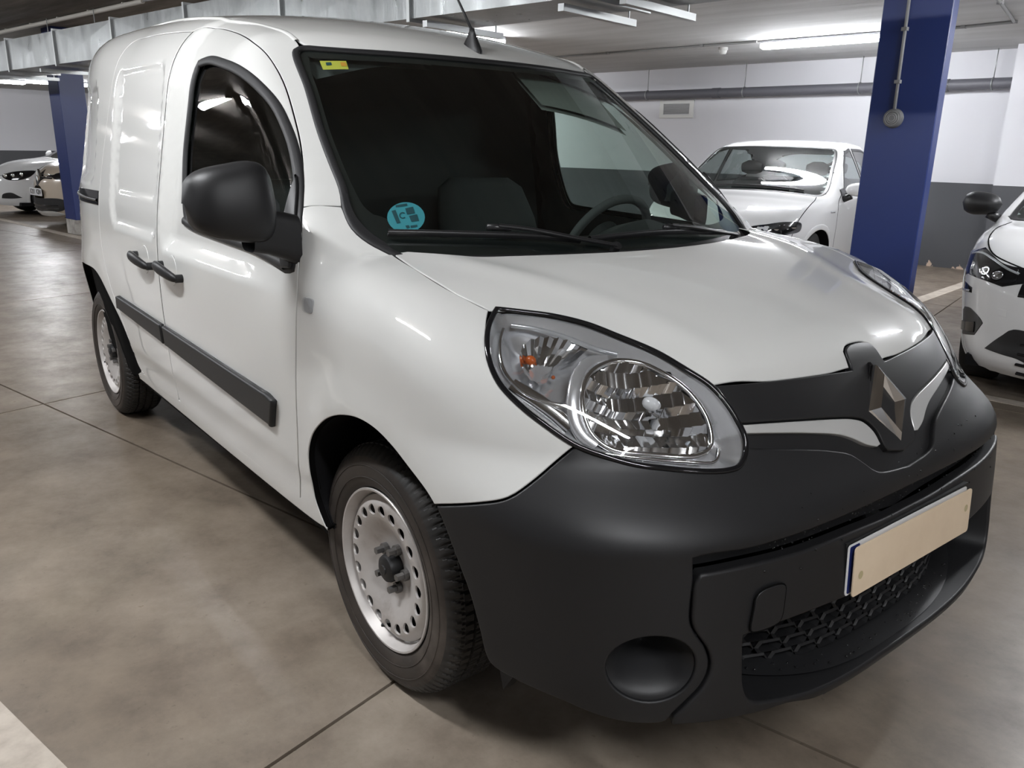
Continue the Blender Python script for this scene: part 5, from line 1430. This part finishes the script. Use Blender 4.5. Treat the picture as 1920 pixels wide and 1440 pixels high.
    def cabin(s):
        r = s.root
        b = MB().box((-1.5, -.62, .42), (.9, .62, .50)); b.build('cabin_floor', 'interior_dark', r)
        G = [[(.95 - .12 * y * y, y, .90), (.70 - .12 * y * y, y, .93), (.55, y, .90), (.50, y, .6)] for y in np.linspace(-.66, .66, 15)]
        MB().grid(G).build('dashboard', 'interior_dark', r, True)
        for y in (-.36, .36):
            for x0 in (-.15, -1.05):
                G = []
                for x, z, hw, th in ((x0, .55, .22, .07), (x0 - .08, .75, .23, .06), (x0 - .15, 1.0, .20, .05), (x0 - .17, 1.06, .12, .03)):
                    G.append([(x + th * math.sin(a), y + hw * np.sign(math.cos(a)) * abs(math.cos(a)) ** .6, z) for a in np.linspace(0, 2 * math.pi, 16, endpoint=False)])
                q = MB().grid(G, wrap_v=True); q.F.append(tuple(range(48, 64))); st_ = q.build('seat_back', 'seat_fabric', r, True)
                MB().tube([(x0 - .18, y - .11, 1.16), (x0 - .18, y - .05, 1.165), (x0 - .18, y + .05, 1.165), (x0 - .18, y + .11, 1.16)], [.05, .075, .075, .05], 12).build('headrest', 'seat_fabric', st_, True)
    def mirror(s, x, y, z, cap, size=(.085, .115, .075)):
        for sg in (1, -1):
            G = []
            for t in np.linspace(-1, 1, 12):
                pr = (max(1 - abs(t) ** 2.6, 0)) ** .5
                G.append([(x + size[0] * pr * math.cos(a) * (1.1 if math.cos(a) > 0 else .35) - .03 * t, sg * (y + size[1] * t), z + size[2] * pr * math.sin(a) * (1 + .15 * t)) for a in np.linspace(0, 2 * math.pi, 20, endpoint=False)])
            o = MB().grid(G, wrap_v=True).build('door_mirror', cap, s.root, True)
            MB().tube([(x, sg * (y - .05), z - .06), (x + .0, sg * (y - .12), z - .10)], [.035, .03], 10).build('mirror_foot', 'satin_black', o, True)
    def plate(s, x, z, text=None, par=None):
        o = MB().box((x, -.26, z - .055), (x + .012, .26, z + .055), None, .003).build('licence_plate', 'plate_white', s.root)
        if text:
            for k, ch in enumerate(text):
                if ch == ' ': continue
                cu = bpy.data.curves.new('plate_character', 'FONT'); cu.body = ch; cu.size = .105; cu.align_x = 'CENTER'; cu.align_y = 'CENTER'; cu.extrude = .001
                t = bpy.data.objects.new('plate_character', cu); COL.objects.link(t); dg = bpy.context.evaluated_depsgraph_get(); dg.update()
                me = bpy.data.meshes.new_from_object(t.evaluated_get(dg)); bpy.data.objects.remove(t); me.materials.clear(); me.materials.append(MATS['gloss_black'])
                me.transform(Matrix(((0, 0, 1, x + .0135), (1, 0, 0, (k - (len(text) - 1) / 2) * .056), (0, 1, 0, z), (0, 0, 0, 1)))); link(bpy.data.objects.new('plate_character', me), o)
        return o

# ---- white hatchback in the bay behind the column (windscreen and near side seen)
def hatch(name, label, pos, yaw, photo):
    g = Car(name, label, pos, yaw, 'car_white', 2.13,
            [(-2.2, .80), (-2.08, .98), (-1.85, 1.22), (-1.6, 1.345), (-1.2, 1.43), (-.7, 1.462), (-.25, 1.455), (.10, 1.395), (.5, 1.205), (.98, .985), (1.05, .968), (1.4, .925), (1.75, .86), (2.0, .765), (2.13, .66)],
            [(.15, .80), (.3, .86), (.5, .888), (.7, .895), (.85, .880), (.95, .850), (1.1, .785), (1.25, .715), (1.4, .64), (1.5, .60)],
            [(.15, 2.05), (.25, 2.12), (.45, 2.14), (.6, 2.12), (.75, 2.03), (.9, 1.85), (1.1, 1.3), (1.3, .9)], [(.15, -2.0), (.4, -2.12), (.8, -2.1), (1.1, -2.0), (1.4, -1.6)], crown=.035, k=.07)
    tb, tp = g.tube(), g.topd()
    ws_h = [(.115, 0), (.10, -.25), (.06, -.50), (.035, -.575), (.07, -.615), (.45, -.69), (.80, -.735), (.92, -.70), (.985, -.45), (1.02, 0)]
    ws_h = np.array(ws_h); ws = np.concatenate([ws_h, (ws_h * [1, -1])[::-1][1:-1]])
    sideF = [(.52, .965), (.18, 1.20), (-.10, 1.335), (-.38, 1.375), (-.42, .985)]; sideR = [(-.50, .99), (-.47, 1.37), (-.95, 1.365), (-1.22, 1.31), (-1.42, 1.20), (-1.46, 1.05), (-1.2, 1.0)]
    rw_h = np.array([(-1.66, 0), (-1.66, -.40), (-1.70, -.52), (-1.98, -.56), (-2.02, -.3), (-2.03, 0)]); rw = np.concatenate([rw_h, (rw_h * [1, -1])[::-1][1:-1]])
    g.body([('top', ws), ('side', sideF), ('side', sideR), ('top', rw)])
    W3 = np.c_[ws, np.zeros(len(ws))]; o = g.patch('windscreen', W3, tp, 'car_glass', .002)
    L = catmull(ws, .04, True); Pq, Nq = tp.ev(L); ribbon('windscreen_seal', Pq, Nq, .035, .004, 'satin_black', o)
    for nm, poly in (('front_window', sideF), ('rear_window', sideR)):
        P = np.array([bisect(g.f, np.array([[x, 0, z]]), np.array([[0, 1., 0]]), .02, 1.2)[0] for x, z in poly])
        L = catmull(tb.to(P), .03, True, list(range(len(poly))))
        for mir in (False, True):
            o = panel(nm, [L], tb.ev, 'car_glass', g.root, h=.1, gap=0, r=.001, depth=.001, off=.001, mirror=mir); Pq, Nq = tb.ev(L); ribbon('window_trim', Pq, Nq, .034, .005, 'satin_black', o, True, mir)
    P = np.c_[rw, np.zeros(len(rw))]; o = g.patch('tailgate_glass', P, tp, 'car_glass', .002); L = catmull(rw, .04, True); Pq, Nq = tp.ev(L); ribbon('tailgate_seal', Pq, Nq, .035, .004, 'satin_black', o)
    nd_ = g.dom((1.0, 0, .50))
    HLs = [(1.62, .80, .74), (1.78, .72, .765), (1.95, .58, .745), (2.04, .42, .70), (2.06, .42, .64), (1.98, .60, .635), (1.80, .76, .65), (1.66, .82, .68)]
    o = g.patch('headlight', HLs, nd_, 'lens_clear', .006, .04, both=True); g.patch('headlight_back', HLs, nd_, 'gloss_black', .001, .05, both=True)
    for q in ((1.74, .76, .715), (1.90, .64, .70)):
        for sg in (1, -1):
            c = bisect(g.f, np.array([[1.0, 0, .5]]), np.array([[q[0] - 1, sg * q[1], q[2] - .5]]), .1, 3)[0]
            MB().grid(revolve([(.035, .0), (.028, -.012), (.001, -.018)], 16, 'z'), wrap_u=True).build('lamp_lens', 'reflector_chrome', g.root, True).location = tuple(c + [.002, 0, .0])
    g.patch('grille', [(2.09, -.40, .69), (2.13, 0, .70), (2.09, .40, .69), (2.09, .40, .63), (2.14, 0, .62), (2.09, -.40, .63)], nd_, 'gloss_black', .003, .05)
    g.patch('lower_grille', [(2.1, -.5, .40), (2.13, 0, .42), (2.1, .5, .40), (2.08, .45, .26), (2.1, 0, .25), (2.08, -.45, .26)], nd_, 'satin_black', .003, .05)
    # bonnet and door shut lines
    def seam(pts, nm):
        L = catmull(np.array([p[:2] for p in pts]), .05); Pq, Nq = tp.ev(L)
        for mir in (False, True): ribbon(nm, Pq, Nq, .007, .0012, 'gap_dark', g.root, False, mir)
    seam([(.97, .70), (1.2, .735), (1.5, .74), (1.75, .70)], 'bonnet_gap')
    def sseam(pts, nm, w=.007, hgt=.0012, mat='gap_dark', off=0.):
        P = np.array([bisect(g.f, np.array([[x, 0, z]]), np.array([[0, 1., 0]]), .02, 1.2)[0] for x, z in pts]); P = tb.ev(catmull(tb.to(P), .05))[0]; Nq = grad(g.f, P, .003)
        for mir in (False, True): ribbon(nm, P + Nq * off, Nq, w, hgt, mat, g.root, False, mir)
    sseam([(.80, .30), (.86, .6), (.80, .86), (.62, .95)], 'door_gap'); sseam([(-.45, .30), (-.46, .97)], 'door_gap')
    sseam([(.93, .80), (1.05, .805)], 'side_badge', .02, .004, 'bezel_silver')
    for x in (-.30, -1.15): sseam([(x, .80), (x - .16, .805)], 'door_handle', .03, .02, 'car_white', .012)
    sseam([(.62, .955), (.50, .965)], 'mirror_sail', .09, .006, 'satin_black')
    g.mirror(.60, .985, 1.00, 'car_white', (.075, .105, .065)); g.cabin(); g.plate(2.135, .50)
    # wipers
    for y0, y1 in ((-.60, .02), (-.02, .56)):
        Pq, Nq = tp.ev(np.array([(.93 - .10 * y * y, y) for y in np.linspace(y0, y1, 8)])); ribbon('wiper', Pq + Nq * .012, Nq, .018, .012, 'satin_black', g.root, False)
    return g
golf = hatch('hatchback_car', 'white hatchback with lit windscreen parked behind the blue column', (-3.70, 6.13), math.radians(-72.4), True)

# ---- white supermini at the right: front corner with lamp, fog pocket and black mirror
c = Car('supermini_car', 'white small car with black door mirrors and slim dark headlights', (.04, 5.0), math.radians(-78), 'car_white', 2.02,
        [(-2.1, .80), (-1.95, 1.05), (-1.6, 1.33), (-1.2, 1.41), (-.6, 1.44), (-.2, 1.43), (.15, 1.36), (.55, 1.17), (.98, .985), (1.06, .975), (1.4, .945), (1.7, .885), (1.9, .80), (2.02, .68)],
        [(.15, .80), (.25, .84), (.45, .875), (.65, .895), (.8, .885), (.95, .845), (1.1, .775), (1.25, .705), (1.4, .63), (1.5, .59)],
        [(.15, 1.93), (.22, 2.02), (.4, 2.03), (.55, 2.02), (.68, 2.00), (.8, 1.92), (.9, 1.78), (1.1, 1.3), (1.3, .9)], [(.15, -1.9), (.4, -2.0), (.8, -1.98), (1.1, -1.9), (1.4, -1.5)], p=3.2, xf=.85, crown=.03, k=.08, wheels=(1.20, -1.34), R=.31)
tp, tb, nz = c.topd(), c.tube(), c.dom((.85, 0, .50))
ws_h = np.array([(.16, 0), (.14, -.3), (.09, -.52), (.11, -.60), (.50, -.69), (.82, -.74), (.93, -.68), (1.0, -.4), (1.03, 0)]); ws = np.concatenate([ws_h, (ws_h * [1, -1])[::-1][1:-1]])
sideF = [(.50, .97), (.15, 1.22), (-.12, 1.33), (-.40, 1.36), (-.44, .985)]; sideR = [(-.52, .99), (-.49, 1.36), (-1.0, 1.34), (-1.35, 1.2), (-1.2, 1.02)]
c.body([('top', ws), ('side', sideF), ('side', sideR)])
o = c.patch('windscreen', np.c_[ws, 0 * ws[:, 0]], tp, 'car_glass', .002); Pq, Nq = tp.ev(catmull(ws, .04, True)); ribbon('windscreen_seal', Pq, Nq, .04, .004, 'satin_black', o)
for nm, poly in (('front_window', sideF), ('rear_window', sideR)):
    P = np.array([bisect(c.f, np.array([[x, 0, z]]), np.array([[0, 1., 0]]), .02, 1.2)[0] for x, z in poly]); L = catmull(tb.to(P), .03, True, list(range(len(poly))))
    for mir in (False, True):
        o = panel(nm, [L], tb.ev, 'car_glass', c.root, h=.1, gap=0, r=.001, depth=.001, off=.001, mirror=mir); Pq, Nq = tb.ev(L); ribbon('window_trim', Pq, Nq, .034, .005, 'satin_black', o, True, mir)
def cpatch(nm, px, mat, off, h=.03, step=.015, sharp=None, parent=None, **kw): return c.patch(nm, c.cast(px), nz, mat, off, h, step, sharp, parent, both=True, **kw)
UNIT = [(1817, 478), (1832, 469), (1849, 464), (1862, 478), (1880, 493), (1900, 500), (1925, 505), (1925, 530), (1905, 534), (1879, 538), (1852, 528), (1816, 513), (1809, 519), (1814, 531), (1823, 539), (1822, 549), (1804, 540), (1797, 531), (1799, 512), (1806, 490)]
cpatch('headlight', UNIT, 'gloss_black', .003, sharp=[0, 2, 9, 11, 14, 15])
cpatch('headlight_lens', [(1818, 480), (1849, 470), (1880, 496), (1910, 508), (1905, 528), (1879, 533), (1852, 524), (1815, 509), (1810, 494)], 'lens_clear', .009)
for (u, v, rad) in ((1826, 498, .030), (1848, 508, .036), (1871, 517, .034)):
    P0 = c.cast([(u, v)])[0]
    for sg in (1, -1):
        b = MB(); n0 = grad(c.f, P0[None], .003)[0]; t1 = np.cross(n0, [0, 0, 1.]); t1 /= np.linalg.norm(t1); t2 = np.cross(t1, n0); G = []
        for rr, dz in ((1, .006), (.85, .003), (.6, .006), (.3, .008), (.01, .009)): G.append([(P0 + n0 * dz + rad * rr * (math.cos(q) * t1 + .75 * math.sin(q) * t2)) * [1, sg, 1] for q in np.linspace(0, 2 * math.pi, 18, endpoint=False)])
        MB().grid(G, wrap_v=True).build('lamp_projector', 'reflector_chrome', c.root, True)
for px in ([(1818, 480), (1840, 474), (1862, 486), (1890, 505), (1912, 515)], [(1804, 494), (1799, 514), (1799, 531), (1806, 538), (1820, 545)]):
    L = catmull(nz.to(c.cast(px)), .02); Pq, Nq = nz.ev(L)
    for mir in (False, True): ribbon('light_guide', Pq + Nq * .004, Nq, .012, .004, 'bezel_dull', c.root, False, mir)
cpatch('fog_pocket', [(1810, 574), (1792, 588), (1789, 598), (1799, 625), (1827, 628), (1843, 606), (1839, 598), (1821, 578)], 'satin_black', .003, sharp=[0, 3, 4, 5])
cpatch('fog_lamp', [(1806, 600), (1829, 603), (1827, 623), (1804, 616)], 'gloss_black', .009, sharp=[0, 1, 2, 3])
lg = c.cast([(1846, 653), (1865, 638), (1880, 628), (1900, 618), (1925, 616), (1925, 678), (1905, 673), (1885, 667)])
LG = np.concatenate([lg[0:5], [[2.05, -.0001, .36], [2.05, -.0001, .21]], lg[5:]]); LG[LG[:, 1] > 0, 1] = -.02
lgl = np.concatenate([np.stack([nz.to(LG)[:, 0], nz.to(LG)[:, 1]], 1)])
full = catmull(np.concatenate([nz.to(lg[:4]), [[0, nz.to(np.array([[2.03, 0, .40]]))[0][1]]], (nz.to(lg[:4]) * [-1, 1])[::-1], (nz.to(lg[6:8]) * [-1, 1])[::-1], [[0, nz.to(np.array([[2.02, 0, .19]]))[0][1]]], nz.to(lg[6:8])]), .02, True, [0, 8])
panel('lower_grille', [full], nz.ev, 'satin_black', c.root, h=.05, gap=0, r=.002, depth=.004, off=.003)
for zz in (.24, .29, .34, .385):
    L = np.array([(a, e) for a in np.linspace(-.36, .36, 20) for e in (math.atan2(zz - .5, 1.15),)]); Pq, Nq = nz.ev(L); ribbon('grille_slat', Pq + Nq * .004, Nq, .014, .012, 'gloss_black', c.root, False)
Pq, Nq = nz.ev(np.array([(a, math.atan2(.66 - .5, 1.15) - .02 * abs(a)) for a in np.linspace(-.42, .42, 24)])); ribbon('upper_grille', Pq, Nq, .075, .006, 'gloss_black', c.root, False)
L = catmull(np.array([(.98, -.72), (1.2, -.755), (1.5, -.745), (1.72, -.66), (1.86, -.50), (1.93, -.3), (1.96, 0)]), .05); Pq, Nq = tp.ev(L)
for mir in (False, True): ribbon('bonnet_gap', Pq, Nq, .008, .0012, 'gap_dark', c.root, False, mir)
P0 = c.cast([(1878, 590)])[0]
c.patch('tow_cover_gap', c.cast([(1871, 578), (1888, 582), (1887, 596), (1871, 591)]), nz, 'car_white', .0015, .03, .01, [0, 1, 2, 3])
mpx = c.local(ony(1840, 388, 4.35)); c.mirror(.66, .955, 1.03, 'black_plastic', (.085, .125, .075)); c.cabin(); c.plate(2.04, .50)

# ---- far cars at the end wall
w = Car('city_car', 'white car with swept headlights parked beside the beige crossover', (-15.9, 2.17), math.radians(-82), 'car_white', 2.0,
        [(-2.1, .8), (-1.9, 1.05), (-1.5, 1.35), (-1.0, 1.46), (-.3, 1.47), (.15, 1.38), (.6, 1.17), (1.0, 1.0), (1.1, .985), (1.5, .93), (1.8, .83), (2.0, .68)],
        [(.15, .80), (.3, .85), (.5, .87), (.7, .87), (.9, .845), (1.1, .77), (1.3, .68), (1.45, .60)], [(.15, 1.93), (.25, 2.0), (.45, 2.02), (.6, 1.99), (.75, 1.9), (.9, 1.7), (1.1, 1.2)], [(.15, -1.9), (.4, -2.0), (.8, -1.98), (1.1, -1.9), (1.4, -1.5)], crown=.03, k=.09, wheels=(1.24, -1.27), R=.31)
tp, tb, nz = w.topd(), w.tube(), w.dom((.85, 0, .50))
ws_h = np.array([(.17, 0), (.12, -.5), (.12, -.60), (.82, -.72), (.95, -.66), (1.05, 0)]); ws = np.concatenate([ws_h, (ws_h * [1, -1])[::-1][1:-1]])
sideF = [(.55, .98), (.15, 1.25), (-.4, 1.38), (-.44, .985)]
w.body([('top', ws), ('side', sideF)], 110, 80)
o = w.patch('windscreen', np.c_[ws, 0 * ws[:, 0]], tp, 'car_glass', .002); Pq, Nq = tp.ev(catmull(ws, .04, True)); ribbon('windscreen_seal', Pq, Nq, .04, .004, 'satin_black', o)
P = np.array([bisect(w.f, np.array([[x, 0, z]]), np.array([[0, 1., 0]]), .02, 1.2)[0] for x, z in sideF]); w.patch('front_window', P, tb, 'car_glass', .002, both=True)
HLs = [(1.50, .80, .80), (1.68, .74, .82), (1.88, .52, .77), (1.93, .40, .70), (1.90, .52, .635), (1.80, .68, .63), (1.62, .80, .70)]
w.patch('headlight', HLs, nz, 'gloss_black', .003, .05, both=True); w.patch('headlight_lens', HLs, nz, 'lens_clear', .012, .06, both=True)
for q in ((1.72, .70, .74), (1.83, .60, .72), (1.90, .47, .70)):
    for sg in (1, -1):
        P0 = nz.ev(nz.to(np.array([[q[0], sg * q[1], q[2]]])))[0][0]; G = [[P0 + [.004 + dz, 0, 0] + rr * np.array([-.4 * math.cos(a) * sg, math.cos(a), math.sin(a)]) for a in np.linspace(0, 2 * math.pi, 14, endpoint=False)] for rr, dz in ((.04, 0), (.03, .012), (.001, .016))]
        MB().grid(G, wrap_v=True).build('lamp_projector', 'reflector_chrome', w.root, True)
w.patch('fog_pocket', [(1.93, .62, .40), (1.85, .70, .34), (1.80, .74, .30), (1.90, .62, .29), (2.0, .42, .30), (2.0, .46, .37)], nz, 'satin_black', .004, .05, both=True, sharp=[2, 4])
w.patch('lower_grille', [(2, -.36, .42), (2, .36, .42), (2, .30, .26), (2, -.30, .26)], nz, 'satin_black', .004, .05); w.patch('grille', [(2, -.32, .68), (2, .32, .68), (2, .25, .60), (2, -.25, .60)], nz, 'gloss_black', .004, .05)
L = catmull(np.array([(.98, .70), (1.3, .75), (1.55, .70), (1.75, .58), (1.88, .35), (1.92, 0)]), .06); Pq, Nq = tp.ev(L)
for mir in (False, True): ribbon('bonnet_gap', Pq, Nq, .008, .0012, 'gap_dark', w.root, False, mir)
w.mirror(.62, .97, 1.03, 'car_white'); w.cabin()

b_ = Car('crossover_car', 'beige crossover with chrome diamond badge behind the far blue column', (-13.10, 2.54), math.radians(-82), 'car_beige', 2.06,
        [(-2.1, .9), (-1.9, 1.15), (-1.5, 1.45), (-1.0, 1.55), (-.3, 1.56), (.15, 1.47), (.6, 1.24), (1.0, 1.08), (1.1, 1.065), (1.5, 1.02), (1.85, .93), (2.06, .78)],
        [(.17, .80), (.3, .87), (.5, .885), (.7, .885), (.95, .865), (1.1, .82), (1.3, .72), (1.5, .62)], [(.17, 1.98), (.25, 2.05), (.45, 2.07), (.6, 2.06), (.75, 2.02), (.95, 1.85), (1.15, 1.3)], [(.17, -1.9), (.4, -2.02), (.8, -2.0), (1.1, -1.95), (1.5, -1.5)], crown=.03, k=.09, wheels=(1.27, -1.33), R=.33)
tp, tb, nz = b_.topd(), b_.tube(), b_.dom((.9, 0, .55))
ws_h = np.array([(.17, 0), (.12, -.5), (.12, -.60), (.82, -.74), (.95, -.68), (1.05, 0)]); ws = np.concatenate([ws_h, (ws_h * [1, -1])[::-1][1:-1]])
sF = [(.55, 1.06), (.15, 1.32), (-.4, 1.45), (-.44, 1.06)]; sR = [(-.52, 1.06), (-.49, 1.45), (-1.0, 1.42), (-1.4, 1.28), (-1.45, 1.10)]
b_.body([('top', ws), ('side', sF), ('side', sR)], 110, 80)
for nm, poly in (('front_window', sF), ('rear_window', sR)):
    P = np.array([bisect(b_.f, np.array([[x, 0, z]]), np.array([[0, 1., 0]]), .02, 1.2)[0] for x, z in poly]); L = catmull(tb.to(P), .04, True, list(range(len(poly))))
    for mir in (False, True):
        o = panel(nm, [L], tb.ev, 'car_glass', b_.root, h=.1, gap=0, r=.001, depth=.001, off=.001, mirror=mir); Pq, Nq = tb.ev(L); ribbon('window_trim', Pq, Nq, .034, .005, 'satin_black', o, True, mir)
o = b_.patch('windscreen', np.c_[ws, 0 * ws[:, 0]], tp, 'car_glass', .002); Pq, Nq = tp.ev(catmull(ws, .04, True)); ribbon('windscreen_seal', Pq, Nq, .04, .004, 'satin_black', o)
HLs = [(1.66, .80, .88), (1.85, .66, .88), (1.98, .40, .83), (2.0, .40, .77), (1.88, .66, .74), (1.70, .80, .78)]
b_.patch('headlight', HLs, nz, 'gloss_black', .003, .05, both=True); b_.patch('headlight_lens', HLs, nz, 'lens_clear', .012, .06, both=True)
b_.patch('grille', [(2.05, -.42, .84), (2.05, -.12, .80), (2.05, 0, .92), (2.05, .12, .80), (2.05, .42, .84), (2.05, .40, .76), (2.06, .16, .74), (2.07, 0, .62), (2.06, -.16, .74), (2.05, -.40, .76)], nz, 'gloss_black', .004, .05, sharp=[0, 2, 4, 5, 7, 9])
for zz in (.775, .815):
    Pq, Nq = nz.ev(np.array([(a, math.atan2(zz - .55, 1.15)) for a in np.linspace(-.34, .34, 18)])); ribbon('grille_bar', Pq + Nq * .004, Nq, .012, .008, 'chrome', b_.root, False)
px0 = nz.ev(np.array([[0., math.atan2(.78 - .55, 1.15)]]))[0][0]
def dd2(hh, hw_, lift): return [px0 + np.array([lift, y, z]) for z, y in ((hh, 0), (0, hw_), (-hh, 0), (0, -hw_))]
ring(dd2(.11, .082, .0), dd2(.11, .082, .03), dd2(.075, .053, .045), dd2(.045, .030, .03), dd2(.042, .027, .0)).build('diamond_badge', 'chrome', b_.root)
b_.patch('lower_grille', [(2.0, -.62, .42), (2.07, 0, .45), (2.0, .62, .42), (2.0, .60, .28), (2.05, 0, .27), (2.0, -.60, .28)], nz, 'satin_black', .004, .05)
for zz in (.31, .36):
    Pq, Nq = nz.ev(np.array([(a, math.atan2(zz - .55, 1.15)) for a in np.linspace(-.42, .42, 18)])); ribbon('grille_slat', Pq + Nq * .004, Nq, .014, .008, 'gloss_black', b_.root, False)
b_.patch('skid_plate', [(2.0, -.40, .265), (2.05, 0, .262), (2.0, .40, .265), (1.98, .55, .20), (2.0, 0, .19), (1.98, -.55, .20)], nz, 'silver_paint', .012, .05)
b_.plate(2.085, .545, '8281 KZW'); b_.mirror(.62, .99, 1.10, 'car_beige'); b_.cabin()
